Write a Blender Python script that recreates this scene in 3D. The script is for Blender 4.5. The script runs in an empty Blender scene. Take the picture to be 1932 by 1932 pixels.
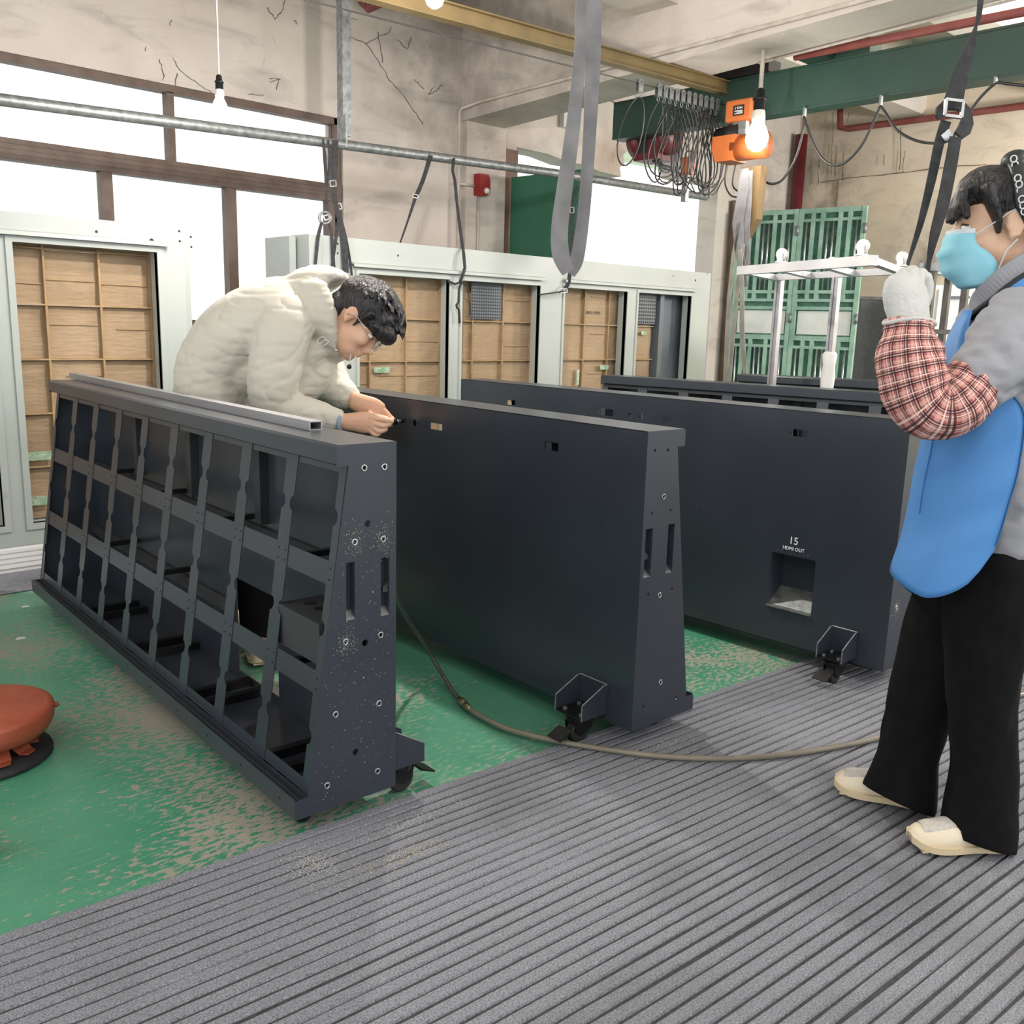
import bpy, bmesh, math, random
from mathutils import Vector, Matrix, noise
from mathutils.geometry import tessellate_polygon

random.seed(7)
R = math.radians
scene = bpy.context.scene
col = scene.collection

# ------------------------------------------------------------------ camera
F, CX, CY = 1754.53, 966.0, 966.0
PITCH, YAW, ROLL, CAMH = R(11.4063), R(46.4445), R(1.6065), 1.25
CO = Vector((0, 0, CAMH))
FW = Vector((math.cos(YAW) * math.cos(PITCH), math.sin(YAW) * math.cos(PITCH), -math.sin(PITCH)))
_rt = Vector((math.sin(YAW), -math.cos(YAW), 0))
_up = _rt.cross(FW)
RT = _rt * math.cos(ROLL) + _up * math.sin(ROLL)
UP = -_rt * math.sin(ROLL) + _up * math.cos(ROLL)
FH = Vector((math.cos(YAW), math.sin(YAW), 0))
cam_d = bpy.data.cameras.new('camera')
cam_d.sensor_fit = 'HORIZONTAL'
cam_d.sensor_width = 36.0
cam_d.lens = 36.0 * F / 1932.0
cam_d.clip_start = 0.05
cam = bpy.data.objects.new('camera', cam_d)
col.objects.link(cam)
m = Matrix((RT, UP, -FW)).transposed().to_4x4()
m.translation = CO
cam.matrix_world = m
scene.camera = cam

# ------------------------------------------------------------------ world, view
world = bpy.data.worlds.new('overcast_sky')
scene.world = world
world.use_nodes = True
bg = world.node_tree.nodes['Background']
bg.inputs['Color'].default_value = (1.0, 0.985, 0.97, 1)
bg.inputs['Strength'].default_value = 1.0
scene.view_settings.view_transform = 'Standard'
scene.view_settings.look = 'None'
scene.view_settings.gamma = 1.0
scene.view_settings.use_curve_mapping = False
scene.view_settings.exposure = 0.72


def point_lamp(name, loc, power, radius=0.04, color=(1, 0.93, 0.84)):
    d = bpy.data.lights.new(name, 'POINT')
    d.energy = power
    d.shadow_soft_size = radius
    d.color = color
    o = bpy.data.objects.new(name, d)
    o.location = loc
    col.objects.link(o)
    return o


# added fill lights without fixtures, out of view behind and beside the camera
for n_, p_, w_ in (('fill_light', (-0.9, -0.3, 3.3), 42), ('fill_light', (2.6, -1.3, 3.3), 85), ('fill_light', (-1.4, 2.6, 3.3), 16), ('fill_light', (7.2, -0.2, 2.5), 150), ('fill_light', (8.9, 0.8, 2.6), 300)):
    point_lamp(n_, p_, w_, 0.22, (1, 0.96, 0.91))


# ------------------------------------------------------------------ picture ray -> place
def ray(x, y):
    return FW + RT * ((x - CX) / F) - UP * ((y - CY) / F)


def onZ(x, y, z=0.0):
    d = ray(x, y)
    return CO + d * ((z - CO.z) / d.z)


def onX(x, y, X):
    d = ray(x, y)
    return CO + d * ((X - CO.x) / d.x)


def onY(x, y, Y):
    d = ray(x, y)
    return CO + d * ((Y - CO.y) / d.y)


def onD(x, y, D):
    d = ray(x, y)
    return CO + d * (D / (d.x * FH.x + d.y * FH.y))


def onPlane(x, y, p, n):
    d = ray(x, y)
    return CO + d * ((p - CO).dot(n) / d.dot(n))


def lerp(a, b, t):
    return a + (b - a) * t


# ------------------------------------------------------------------ materials
MATS = {}


def srgb(r, g, b):
    def f(c):
        c /= 255.0
        return c / 12.92 if c <= 0.04045 else ((c + 0.055) / 1.055) ** 2.4
    return (f(r), f(g), f(b), 1.0)


def mat(name, c1, c2=None, scale=8.0, rough=0.6, metal=0.0, bump=0.0, bscale=None, detail=6.0,
        lo=0.35, hi=0.65, spec=0.5, stretch=None, emit=None, estr=0.0, alpha=None, sheen=0.0):
    if name in MATS:
        return MATS[name]
    mt = bpy.data.materials.new(name)
    mt.use_nodes = True
    nt = mt.node_tree
    b = nt.nodes['Principled BSDF']
    b.inputs['Roughness'].default_value = rough
    b.inputs['Metallic'].default_value = metal
    b.inputs['Specular IOR Level'].default_value = spec
    if sheen:
        b.inputs['Sheen Weight'].default_value = sheen
    c2 = c2 or c1
    tc = nt.nodes.new('ShaderNodeTexCoord')
    src = tc.outputs['Object']
    if stretch:
        mp = nt.nodes.new('ShaderNodeMapping')
        mp.inputs['Scale'].default_value = stretch
        nt.links.new(src, mp.inputs['Vector'])
        src = mp.outputs['Vector']
    n = nt.nodes.new('ShaderNodeTexNoise')
    n.inputs['Scale'].default_value = scale
    n.inputs['Detail'].default_value = detail
    nt.links.new(src, n.inputs['Vector'])
    cr = nt.nodes.new('ShaderNodeValToRGB')
    cr.color_ramp.elements[0].position = lo
    cr.color_ramp.elements[1].position = hi
    cr.color_ramp.elements[0].color = c1
    cr.color_ramp.elements[1].color = c2
    nt.links.new(n.outputs['Fac'], cr.inputs['Fac'])
    nt.links.new(cr.outputs['Color'], b.inputs['Base Color'])
    if bump:
        n2 = nt.nodes.new('ShaderNodeTexNoise')
        n2.inputs['Scale'].default_value = bscale or scale * 6
        n2.inputs['Detail'].default_value = 4
        nt.links.new(src, n2.inputs['Vector'])
        bp = nt.nodes.new('ShaderNodeBump')
        bp.inputs['Strength'].default_value = bump
        bp.inputs['Distance'].default_value = 0.01
        nt.links.new(n2.outputs['Fac'], bp.inputs['Height'])
        nt.links.new(bp.outputs['Normal'], b.inputs['Normal'])
    if emit:
        b.inputs['Emission Color'].default_value = emit
        b.inputs['Emission Strength'].default_value = estr
    if alpha is not None:
        b.inputs['Alpha'].default_value = alpha
    MATS[name] = mt
    return mt


class NT:
    """small node-building helper"""
    def __init__(s, name, rough=0.6, spec=0.5):
        s.m = bpy.data.materials.new(name)
        s.m.use_nodes = True
        s.t = s.m.node_tree
        s.b = s.t.nodes['Principled BSDF']
        s.b.inputs['Roughness'].default_value = rough
        s.b.inputs['Specular IOR Level'].default_value = spec
        s.tc = s.t.nodes.new('ShaderNodeTexCoord')
        MATS[name] = s.m

    def link(s, a, b):
        s.t.links.new(a, b)

    def map(s, scale=(1, 1, 1), rot=(0, 0, 0), coord='Object'):
        n = s.t.nodes.new('ShaderNodeMapping')
        n.inputs['Scale'].default_value = scale
        n.inputs['Rotation'].default_value = rot
        s.link(s.tc.outputs[coord], n.inputs['Vector'])
        return n.outputs['Vector']

    def noise(s, vec, scale, detail=6, rough=0.55, dist=0.0):
        n = s.t.nodes.new('ShaderNodeTexNoise')
        n.inputs['Scale'].default_value = scale
        n.inputs['Detail'].default_value = detail
        n.inputs['Roughness'].default_value = rough
        n.inputs['Distortion'].default_value = dist
        s.link(vec, n.inputs['Vector'])
        return n.outputs['Fac']

    def ramp(s, fac, *stops):
        n = s.t.nodes.new('ShaderNodeValToRGB')
        els = n.color_ramp.elements
        while len(els) < len(stops):
            els.new(0.5)
        for e, (p, c) in zip(els, stops):
            e.position = p
            e.color = c if not isinstance(c, (int, float)) else (c, c, c, 1)
        s.link(fac, n.inputs['Fac'])
        return n.outputs['Color']

    def mix(s, fac, a, b, mode='MIX'):
        n = s.t.nodes.new('ShaderNodeMix')
        n.data_type = 'RGBA'
        n.blend_type = mode
        for sock, v in ((n.inputs[0], fac), (n.inputs[6], a), (n.inputs[7], b)):
            if isinstance(v, (int, float)):
                sock.default_value = v
            elif isinstance(v, tuple):
                sock.default_value = v
            else:
                s.link(v, sock)
        return n.outputs[2]

    def math(s, op, a, b=0.0):
        n = s.t.nodes.new('ShaderNodeMath')
        n.operation = op
        for sock, v in ((n.inputs[0], a), (n.inputs[1], b)):
            if isinstance(v, (int, float)):
                sock.default_value = v
            else:
                s.link(v, sock)
        return n.outputs[0]

    def bump(s, h, strength=0.3, dist=0.01):
        n = s.t.nodes.new('ShaderNodeBump')
        n.inputs['Strength'].default_value = strength
        n.inputs['Distance'].default_value = dist
        s.link(h, n.inputs['Height'])
        s.link(n.outputs['Normal'], s.b.inputs['Normal'])

    def color(s, c):
        s.link(c, s.b.inputs['Base Color'])


# plaster wall: cream with grey dust smears and cobweb-like streaks
def plaster(name, base, pale, dirt, stains=()):
    k = NT(name, 0.9, 0.2)
    v = k.map()
    c = k.ramp(k.noise(v, 1.3, 8, 0.6), (0.35, base), (0.65, pale))
    sm = k.noise(k.map((0.7, 0.7, 2.2), (0.3, 0.5, 0.2)), 2.2, 10, 0.62, 0.8)
    c = k.mix(k.ramp(sm, (0.52, 0.0), (0.78, 0.55)), c, dirt)
    fine = k.noise(k.map((1, 1, 0.25)), 9.0, 9, 0.7, 1.5)
    c = k.mix(k.ramp(fine, (0.63, 0.0), (0.72, 0.5)), c, dirt)
    # soot and damp stains at fixed places on the walls
    geo = k.t.nodes.new('ShaderNodeNewGeometry')
    blot = k.noise(geo.outputs['Position'], 3.0, 10, 0.66, 0.25)
    for (cx_, cy_, cz_), rad, strength, colr in stains:
        d = k.t.nodes.new('ShaderNodeVectorMath')
        d.operation = 'DISTANCE'
        k.link(geo.outputs['Position'], d.inputs[0])
        d.inputs[1].default_value = (cx_, cy_, cz_)
        near = k.ramp(k.math('DIVIDE', d.outputs['Value'], rad), (0.0, 1.0), (1.0, 0.0))
        msk = k.math('MULTIPLY', k.math('MULTIPLY', near, k.ramp(blot, (0.36, 0.0), (0.62, 1.0))), strength)
        c = k.mix(msk, c, colr)
    k.color(c)
    k.bump(k.noise(v, 40, 5), 0.25, 0.006)
    return k.m


M_wall = plaster('plaster_cream', srgb(196, 186, 178), srgb(208, 200, 193), srgb(120, 114, 112),
                 [((4.85, 6.2, 3.15), 1.0, 0.62, srgb(100, 92, 92)), ((5.2, 5.2, 3.55), 1.3, 0.62, srgb(114, 104, 98)), ((5.75, 6.2, 2.5), 0.35, 0.9, srgb(104, 72, 54)), ((7.1, 6.2, 2.85), 0.4, 0.7, srgb(150, 122, 100)), ((9.6, 6.2, 2.9), 0.9, 0.6, srgb(120, 106, 98))])
M_wall2 = plaster('plaster_peach', srgb(212, 197, 178), srgb(219, 205, 188), srgb(130, 120, 112),
                  [((10.4, 4.5, 1.95), 0.8, 0.85, srgb(112, 104, 100)), ((10.4, 5.9, 3.0), 0.9, 0.8, srgb(100, 90, 86))])
M_ceil = mat('ceiling_paint', srgb(205, 196, 186), srgb(190, 182, 175), 1.6, 0.9, bump=0.15)

# painted floor, worn to concrete
k = NT('green_floor_paint', 0.32, 0.5)
v = k.map((1, 1, 1), (0, 0, R(-8)))
g = k.ramp(k.noise(v, 0.9, 6), (0.3, srgb(52, 130, 100)), (0.7, srgb(94, 160, 132)))
big = k.noise(k.map((1, 1, 1)), 1.15, 3, 0.5)
fine = k.noise(k.map((26, 60, 1), (0, 0, R(12))), 1.3, 7, 0.62)
wear = k.math('ADD', k.math('MULTIPLY', big, 0.75), k.math('MULTIPLY', fine, 0.72))
w = k.ramp(wear, (0.765, 0.0), (0.79, 1.0))
c = k.mix(w, g, srgb(150, 146, 134))
scr = k.noise(k.map((3, 190, 1), (0, 0, R(-28))), 1.0, 3, 0.5)
scr2 = k.noise(k.map((3, 230, 1), (0, 0, R(33))), 1.0, 3, 0.5)
c = k.mix(k.ramp(scr, (0.66, 0.0), (0.70, 0.55)), c, srgb(150, 182, 160))
c = k.mix(k.ramp(scr2, (0.67, 0.0), (0.71, 0.5)), c, srgb(150, 182, 160))
k.color(c)
k.link(k.ramp(wear, (0.7, 0.3), (0.8, 0.75)), k.b.inputs['Roughness'])
k.bump(wear, 0.15, 0.004)
M_floor = k.m

# ribbed mat
k = NT('mat_grey_loop', 0.95, 0.15)
v = k.map()
c = k.ramp(k.noise(v, 260, 3, 0.7), (0.3, srgb(94, 96, 104)), (0.7, srgb(172, 175, 184)))
c = k.mix(k.ramp(k.noise(v, 2.2, 5), (0.5, 0.0), (0.72, 0.45)), c, srgb(92, 93, 97))
c = k.mix(k.ramp(k.noise(v, 420, 2, 0.5), (0.74, 0.0), (0.76, 0.7)), c, srgb(190, 188, 184))
k.color(c)
k.bump(k.noise(v, 300, 3), 0.8, 0.008)
M_mat = k.m
M_groove = mat('mat_groove_dark', srgb(52, 53, 55), srgb(66, 67, 70), 90, 0.95)
M_dust = mat('plaster_dust', srgb(168, 166, 162), srgb(186, 184, 178), 40, 0.95)
M_saw = mat('saw_dust', srgb(176, 160, 120), srgb(205, 190, 150), 40, 0.95)

# dark powder coat
k = NT('slate_powder_coat', 0.30, 0.55)
v = k.map()
c = k.ramp(k.noise(v, 3.0, 5), (0.3, srgb(45, 51, 60)), (0.7, srgb(52, 58, 67)))
k.color(c)
k.bump(k.noise(v, 420, 2), 0.06, 0.002)
M_slate = k.m
M_slate_in = mat('slate_inner', srgb(46, 49, 54), srgb(52, 55, 60), 4, 0.55)
M_black = mat('black_metal', srgb(22, 23, 25), srgb(32, 33, 36), 12, 0.35, 0.3)
M_rubber = mat('black_rubber', srgb(24, 24, 26), srgb(36, 36, 38), 20, 0.7)
M_bare = mat('bare_aluminium', srgb(190, 192, 194), srgb(160, 162, 165), 30, 0.35, 0.9)
M_edge = mat('worn_edge', srgb(150, 152, 156), srgb(120, 122, 126), 60, 0.45, 0.6)
M_alu = mat('extruded_aluminium', srgb(178, 178, 182), srgb(160, 160, 166), 14, 0.38, 0.65, stretch=(1, 0.1, 1))
M_swarf = mat('metal_swarf', srgb(226, 222, 206), srgb(210, 196, 150), 60, 0.5, 0.2)
M_galv = mat('galvanised_steel', srgb(150, 154, 154), srgb(116, 120, 122), 30, 0.45, 0.6, bump=0.1)
M_white = mat('light_grey_enamel', srgb(160, 167, 165), srgb(168, 174, 171), 2, 0.45)
M_white2 = mat('plinth_white', srgb(214, 214, 214), srgb(222, 222, 222), 3, 0.5)
M_greyin = mat('grey_steel_inside', srgb(84, 92, 100), srgb(96, 104, 112), 4, 0.5)
# cardboard
k = NT('cardboard_brown', 0.85, 0.2)
v = k.map()
c = k.ramp(k.noise(v, 2.5, 5), (0.3, srgb(150, 129, 106)), (0.7, srgb(170, 148, 122)))
wv = k.noise(k.map((0.6, 0.6, 60)), 1.5, 3)
c = k.mix(k.ramp(wv, (0.52, 0.0), (0.7, 0.35)), c, srgb(144, 116, 84))
k.color(c)
k.bump(k.noise(k.map((1, 1, 5)), 12, 4), 0.5, 0.012)
M_card = k.m
M_card2 = mat('cardboard_edge', srgb(150, 124, 92), srgb(170, 142, 106), 12, 0.85)
M_tape = mat('green_clear_tape', srgb(120, 150, 120), srgb(170, 190, 170), 14, 0.15, bump=0.5)
M_winframe = mat('bronze_window_frame', srgb(92, 74, 66), srgb(110, 92, 84), 8, 0.55)
k = NT('window_glass', 0.05)
k.b.inputs['Transmission Weight'].default_value = 1.0
k.b.inputs['IOR'].default_value = 1.02
k.b.inputs['Base Color'].default_value = (0.98, 0.98, 0.97, 1)
M_glass = k.m
M_ibeam = mat('green_steel_paint', srgb(30, 58, 50), srgb(38, 68, 58), 3, 0.5)
M_gate = mat('green_gate_paint', srgb(122, 156, 140), srgb(156, 186, 170), 5, 0.6, bump=0.4, bscale=60)
M_gate_d = mat('green_gate_sheet', srgb(48, 92, 78), srgb(84, 128, 110), 14, 0.6, bump=0.6, bscale=70)
M_gdoor = mat('green_door_paint', srgb(40, 96, 74), srgb(50, 108, 84), 2, 0.6)
M_yellow = mat('ochre_steel_paint', srgb(124, 106, 70), srgb(110, 94, 62), 5, 0.55)
M_red = mat('red_plastic', srgb(150, 36, 30), srgb(136, 30, 28), 6, 0.4)
M_redpipe = mat('red_pipe_paint', srgb(120, 60, 56), srgb(136, 74, 70), 8, 0.6)
M_dred = mat('dark_red_paint', srgb(110, 34, 40), srgb(84, 28, 34), 5, 0.45)
M_orange = mat('orange_cast_paint', srgb(188, 104, 54), srgb(174, 94, 46), 6, 0.45)
M_orange_stool = mat('orange_vinyl', srgb(168, 84, 60), srgb(150, 72, 50), 7, 0.5, bump=0.2, bscale=60)
M_strap = mat('black_webbing', srgb(42, 42, 46), srgb(58, 58, 62), 40, 0.8, bump=0.4, bscale=500)
M_sling = mat('grey_webbing', srgb(114, 114, 117), srgb(136, 136, 139), 9, 0.85, bump=0.4, bscale=400)
M_slingl = mat('pale_webbing', srgb(150, 150, 140), srgb(128, 128, 120), 9, 0.85)
M_cable = mat('black_cable', srgb(34, 34, 36), srgb(46, 46, 48), 9, 0.4)
M_hose = mat('clear_grey_hose', srgb(132, 126, 112), srgb(116, 110, 98), 9, 0.3)
M_hosed = mat('dark_hose', srgb(62, 64, 62), srgb(78, 80, 76), 9, 0.35)
M_brass = mat('brass_fitting', srgb(150, 140, 110), srgb(120, 112, 90), 20, 0.3, 0.8)
M_conduit = mat('conduit_paint', srgb(200, 192, 184), srgb(178, 168, 158), 10, 0.7)
M_wood = mat('brown_door_frame', srgb(96, 74, 64), srgb(120, 98, 88), 6, 0.8)
M_timber = mat('raw_timber', srgb(116, 94, 62), srgb(98, 78, 50), 8, 0.8, stretch=(1, 1, 0.1))
M_bulb = mat('lit_bulb', srgb(255, 250, 240), emit=(1, 0.95, 0.86, 1), estr=14.0)
M_bulbneck = mat('bulb_neck_white', srgb(214, 214, 206), rough=0.4)
M_darkpanel = mat('charcoal_board', srgb(66, 68, 70), srgb(80, 82, 82), 60, 0.8)
M_whitepanel = mat('white_board', srgb(226, 226, 224), srgb(206, 206, 204), 3, 0.6)
M_outside = mat('pale_green_wall', srgb(190, 208, 178), srgb(200, 216, 190), 3, 0.9)
M_label = mat('black_label', srgb(34, 34, 34), rough=0.4)
M_print = mat('white_print', srgb(236, 236, 236), rough=0.6)
M_skin = mat('skin', srgb(214, 172, 146), srgb(204, 158, 132), 9, 0.5, bump=0.05, bscale=200)
M_skin2 = mat('skin_pale', srgb(222, 184, 158), srgb(212, 170, 144), 9, 0.5, bump=0.05, bscale=200)
M_hair = mat('black_hair', srgb(20, 19, 22), srgb(44, 42, 46), 90, 0.38, bump=0.9, bscale=160, stretch=(1, 1, 0.12))
M_coat = mat('pale_down_coat', srgb(190, 186, 174), srgb(198, 194, 183), 3, 0.75, bump=0.12, bscale=24, sheen=0.2)
M_coat_in = mat('coat_lining', srgb(70, 66, 62), rough=0.9)
M_cuff = mat('blue_grey_cuff', srgb(136, 150, 164), rough=0.9)
M_trouser = mat('black_trousers', srgb(11, 11, 12), srgb(16, 16, 17), 30, 0.95, spec=0.2, bump=0.1, bscale=300)
M_shoe = mat('cream_sneaker', srgb(216, 204, 180), srgb(226, 216, 196), 9, 0.7)
M_mesh = mat('grey_mesh_fabric', srgb(196, 192, 186), srgb(178, 174, 168), 140, 0.8)
M_sole = mat('cream_sole', srgb(214, 198, 164), rough=0.7)
M_jacket = mat('grey_work_jacket', srgb(138, 140, 147), srgb(148, 150, 157), 5, 0.85, bump=0.15, bscale=30)
M_apron = mat('blue_apron', srgb(66, 124, 186), srgb(74, 132, 194), 4, 0.65, bump=0.1, bscale=18)
M_navy = mat('navy_trim', srgb(34, 38, 48), rough=0.8)
M_glove = mat('white_cotton_glove', srgb(188, 190, 188), srgb(198, 199, 197), 10, 0.9, bump=0.25, bscale=150)
M_maskm = mat('blue_face_mask', srgb(134, 196, 216), srgb(146, 206, 224), 9, 0.75)
M_maskw = mat('mask_edge_white', srgb(206, 214, 220), rough=0.8)
M_eyew = mat('eye_white', srgb(230, 224, 216), rough=0.3)
M_eyeb = mat('eye_dark', srgb(30, 22, 20), rough=0.2)
M_scarf = mat('black_satin_band', srgb(30, 34, 36), srgb(42, 46, 48), 12, 0.45)
M_scarfw = mat('band_white_print', srgb(206, 208, 212), rough=0.6)
M_silver = mat('silver_wire', srgb(190, 190, 190), rough=0.25, metal=0.9)
M_lens = mat('spectacle_lens', srgb(225, 228, 222), rough=0.08, alpha=0.35)

# plaid sleeve (uses the sleeve's own lengthways / round-the-arm coordinates)
k = NT('red_plaid_cotton', 0.9, 0.15)
sep = k.t.nodes.new('ShaderNodeSeparateXYZ')
k.link(k.tc.outputs['UV'], sep.inputs[0])


def band(sock, n, a, b):
    f = k.math('FRACT', k.math('MULTIPLY', sock, n))
    return k.math('MULTIPLY', k.math('GREATER_THAN', f, a), k.math('LESS_THAN', f, b))


c = srgb(158, 90, 88)
for s_ in (0, 1):
    c = k.mix(k.math('MULTIPLY', band(sep.outputs[s_], 72, 0.0, 0.45), 0.5), c, srgb(222, 178, 168))
for s_ in (0, 1):
    c = k.mix(k.math('MULTIPLY', band(sep.outputs[s_], 36, 0.42, 0.52), 0.85), c, srgb(48, 40, 46))
    c = k.mix(k.math('MULTIPLY', band(sep.outputs[s_], 36, 0.60, 0.70), 0.85), c, srgb(48, 40, 46))
    c = k.mix(k.math('MULTIPLY', band(sep.outputs[s_], 36, 0.84, 0.92), 0.7), c, srgb(236, 214, 206))
k.color(c)
M_plaid = k.m

# ------------------------------------------------------------------ building helpers


def tag(o, label=None, cat=None, group=None, kind=None):
    if label:
        o['label'] = label
    if cat:
        o['category'] = cat
    if group:
        o['group'] = group
    if kind:
        o['kind'] = kind
    return o


def thing(name, label, cat, loc, rotz=0.0, group=None):
    o = bpy.data.objects.new(name, None)
    o.empty_display_size = 0.1
    o.location = loc
    o.rotation_euler = (0, 0, rotz)
    col.objects.link(o)
    return tag(o, label, cat, group)


def root_of(o):
    while o.parent:
        o = o.parent
    return o


def fill_loops(loops):
    """triangles of a flat outline with holes (indices into the concatenated loops)"""
    if len(loops) == 1:
        return [tuple(t) for t in tessellate_polygon([[Vector((p[0], p[1], 0)) for p in loops[0]]])]
    bm = bmesh.new()
    for l in loops:
        vs = [bm.verts.new((p[0], p[1], 0)) for p in l]
        for i in range(len(vs)):
            bm.edges.new((vs[i], vs[(i + 1) % len(vs)]))
    bm.verts.index_update()
    bmesh.ops.triangle_fill(bm, use_beauty=True, use_dissolve=False, edges=bm.edges[:], normal=(0, 0, 1))
    bm.verts.index_update()
    out = [tuple(v.index for v in f.verts) for f in bm.faces]
    bm.free()
    return out


class MB:
    def __init__(s):
        s.v, s.f, s.uv = [], [], {}

    def add(s, vs, fs):
        b = len(s.v)
        s.v += [Vector(p) for p in vs]
        s.f += [tuple(i + b for i in f) for f in fs]
        return s

    def box(s, c, size, rz=0.0, rot=None):
        hx, hy, hz = size[0] / 2, size[1] / 2, size[2] / 2
        M = rot if rot is not None else Matrix.Rotation(rz, 3, 'Z')
        c = Vector(c)
        vs = [c + M @ Vector((x, y, z)) for x in (-hx, hx) for y in (-hy, hy) for z in (-hz, hz)]
        return s.add(vs, [(0, 1, 3, 2), (4, 6, 7, 5), (0, 4, 5, 1), (2, 3, 7, 6), (0, 2, 6, 4), (1, 5, 7, 3)])

    def bx(s, x0, x1, y0, y1, z0, z1):
        return s.box(((x0 + x1) / 2, (y0 + y1) / 2, (z0 + z1) / 2), (abs(x1 - x0), abs(y1 - y0), abs(z1 - z0)))

    def bar(s, p0, p1, w, h, upv=(0, 0, 1)):
        p0, p1 = Vector(p0), Vector(p1)
        d = p1 - p0
        L = d.length
        y = d.normalized()
        x = y.cross(Vector(upv))
        if x.length < 1e-5:
            x = Vector((1, 0, 0))
        x.normalize()
        z = x.cross(y)
        return s.box((p0 + p1) / 2, (w, L, h), rot=Matrix((x, y, z)).transposed())

    def prism(s, poly, holes, fn, t0, t1):
        """plate with holes; fn(a, b, t) -> point"""
        loops = [list(poly)] + [list(h) for h in holes]
        flat = [p for l in loops for p in l]
        tris = fill_loops(loops)
        n = len(flat)
        vs = [fn(p[0], p[1], t0) for p in flat] + [fn(p[0], p[1], t1) for p in flat]
        fs = [tuple(t) for t in tris] + [tuple(i + n for i in reversed(t)) for t in tris]
        st = 0
        for l in loops:
            for i in range(len(l)):
                a, b = st + i, st + (i + 1) % len(l)
                fs.append((a, b, b + n, a + n))
            st += len(l)
        return s.add(vs, fs)

    def rings(s, rings, closed_ends=True, uv=False):
        n = len(rings[0])
        b = len(s.v)
        vs = [p for r in rings for p in r]
        fs = []
        for i in range(len(rings) - 1):
            for j in range(n):
                k2 = (j + 1) % n
                fs.append((i * n + j, i * n + k2, (i + 1) * n + k2, (i + 1) * n + j))
        if closed_ends:
            fs.append(tuple(range(n - 1, -1, -1)))
            fs.append(tuple(range((len(rings) - 1) * n, len(rings) * n)))
        return s.add(vs, fs)

    def tube(s, pts, r, seg=8, closed=False):
        pts = [Vector(p) for p in pts]
        rs = r if isinstance(r, (list, tuple)) else [r] * len(pts)
        rings = []
        prev = None
        for i, p in enumerate(pts):
            a = pts[i - 1] if i > 0 else (pts[-1] if closed else p)
            c = pts[i + 1] if i < len(pts) - 1 else (pts[0] if closed else p)
            t = (c - a).normalized()
            if prev is None:
                x = t.orthogonal().normalized()
            else:
                x = (prev - t * prev.dot(t))
                x = x.normalized() if x.length > 1e-6 else t.orthogonal().normalized()
            prev = x
            y = t.cross(x)
            rings.append([p + (x * math.cos(2 * math.pi * q / seg) + y * math.sin(2 * math.pi * q / seg)) * rs[i] for q in range(seg)])
        if closed:
            rings.append(rings[0])
        return s.rings(rings, not closed)

    def cyl(s, p0, p1, r, seg=16, r2=None):
        return s.tube([p0, p1], [r, r if r2 is None else r2], seg)

    def ribbon(s, pts, w, t, wdir):
        """flat webbing along pts; wdir = width direction(s)"""
        pts = [Vector(p) for p in pts]
        rings = []
        for i, p in enumerate(pts):
            a, c = pts[max(0, i - 1)], pts[min(len(pts) - 1, i + 1)]
            tn = (c - a).normalized()
            wd = Vector(wdir[i] if isinstance(wdir, list) else wdir)
            wd = (wd - tn * wd.dot(tn)).normalized()
            nn = tn.cross(wd)
            ww = w[i] if isinstance(w, list) else w
            rings.append([p + wd * (ww / 2) + nn * (t / 2), p - wd * (ww / 2) + nn * (t / 2),
                          p - wd * (ww / 2) - nn * (t / 2), p + wd * (ww / 2) - nn * (t / 2)])
        return s.rings(rings)

    def lathe(s, c, prof, seg=24, axis=None):
        """prof = [(r, h)]; axis defaults to z"""
        c = Vector(c)
        az = Vector(axis).normalized() if axis is not None else Vector((0, 0, 1))
        ax = az.orthogonal().normalized()
        ay = az.cross(ax)
        rings = [[c + az * h + (ax * math.cos(2 * math.pi * q / seg) + ay * math.sin(2 * math.pi * q / seg)) * max(r, 1e-4) for q in range(seg)] for r, h in prof]
        return s.rings(rings)

    def limb(s, pts, seg=16, dvec=None):
        """pts = [(P, width radius, depth radius)]: an elliptical, tapering limb"""
        dv = dvec or FH
        rings = []
        for i, (p, rw, rd) in enumerate(pts):
            a, c = pts[max(0, i - 1)][0], pts[min(len(pts) - 1, i + 1)][0]
            t = (Vector(c) - Vector(a)).normalized()
            d = dv - t * dv.dot(t)
            d = d.normalized() if d.length > 1e-4 else t.orthogonal().normalized()
            w = t.cross(d)
            rings.append([Vector(p) + w * rw * math.cos(2 * math.pi * q / seg) + d * rd * math.sin(2 * math.pi * q / seg) for q in range(seg)])

        def cap(ring, p, q):
            c = Vector(p)
            o = (c - Vector(q)).normalized()
            rr = sum((x - c).length for x in ring) / len(ring)
            return [[c + (x - c) * 0.75 + o * rr * 0.35 for x in ring], [c + (x - c) * 0.3 + o * rr * 0.5 for x in ring]]
        c0 = cap(rings[0], pts[0][0], pts[1][0])
        c1 = cap(rings[-1], pts[-1][0], pts[-2][0])
        return s.rings([c0[1], c0[0]] + rings + c1)

    def ball(s, c, r, seg=16, rot=None):
        r = (r, r, r) if isinstance(r, (int, float)) else r
        c = Vector(c)
        M = rot or Matrix.Identity(3)
        rings = []
        for i in range(1, seg // 2):
            th = math.pi * i / (seg // 2)
            rings.append([c + M @ Vector((r[0] * math.sin(th) * math.cos(2 * math.pi * q / seg), r[1] * math.sin(th) * math.sin(2 * math.pi * q / seg), r[2] * math.cos(th))) for q in range(seg)])
        b = len(s.v)
        s.rings(rings, False)
        n = seg
        t0, t1 = len(s.v), len(s.v) + 1
        s.v += [c + M @ Vector((0, 0, r[2])), c - M @ Vector((0, 0, r[2]))]
        last = b + (len(rings) - 1) * n
        for j in range(n):
            s.f.append((t0, b + (j + 1) % n, b + j))
            s.f.append((t1, last + j, last + (j + 1) % n))
        return s

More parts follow.
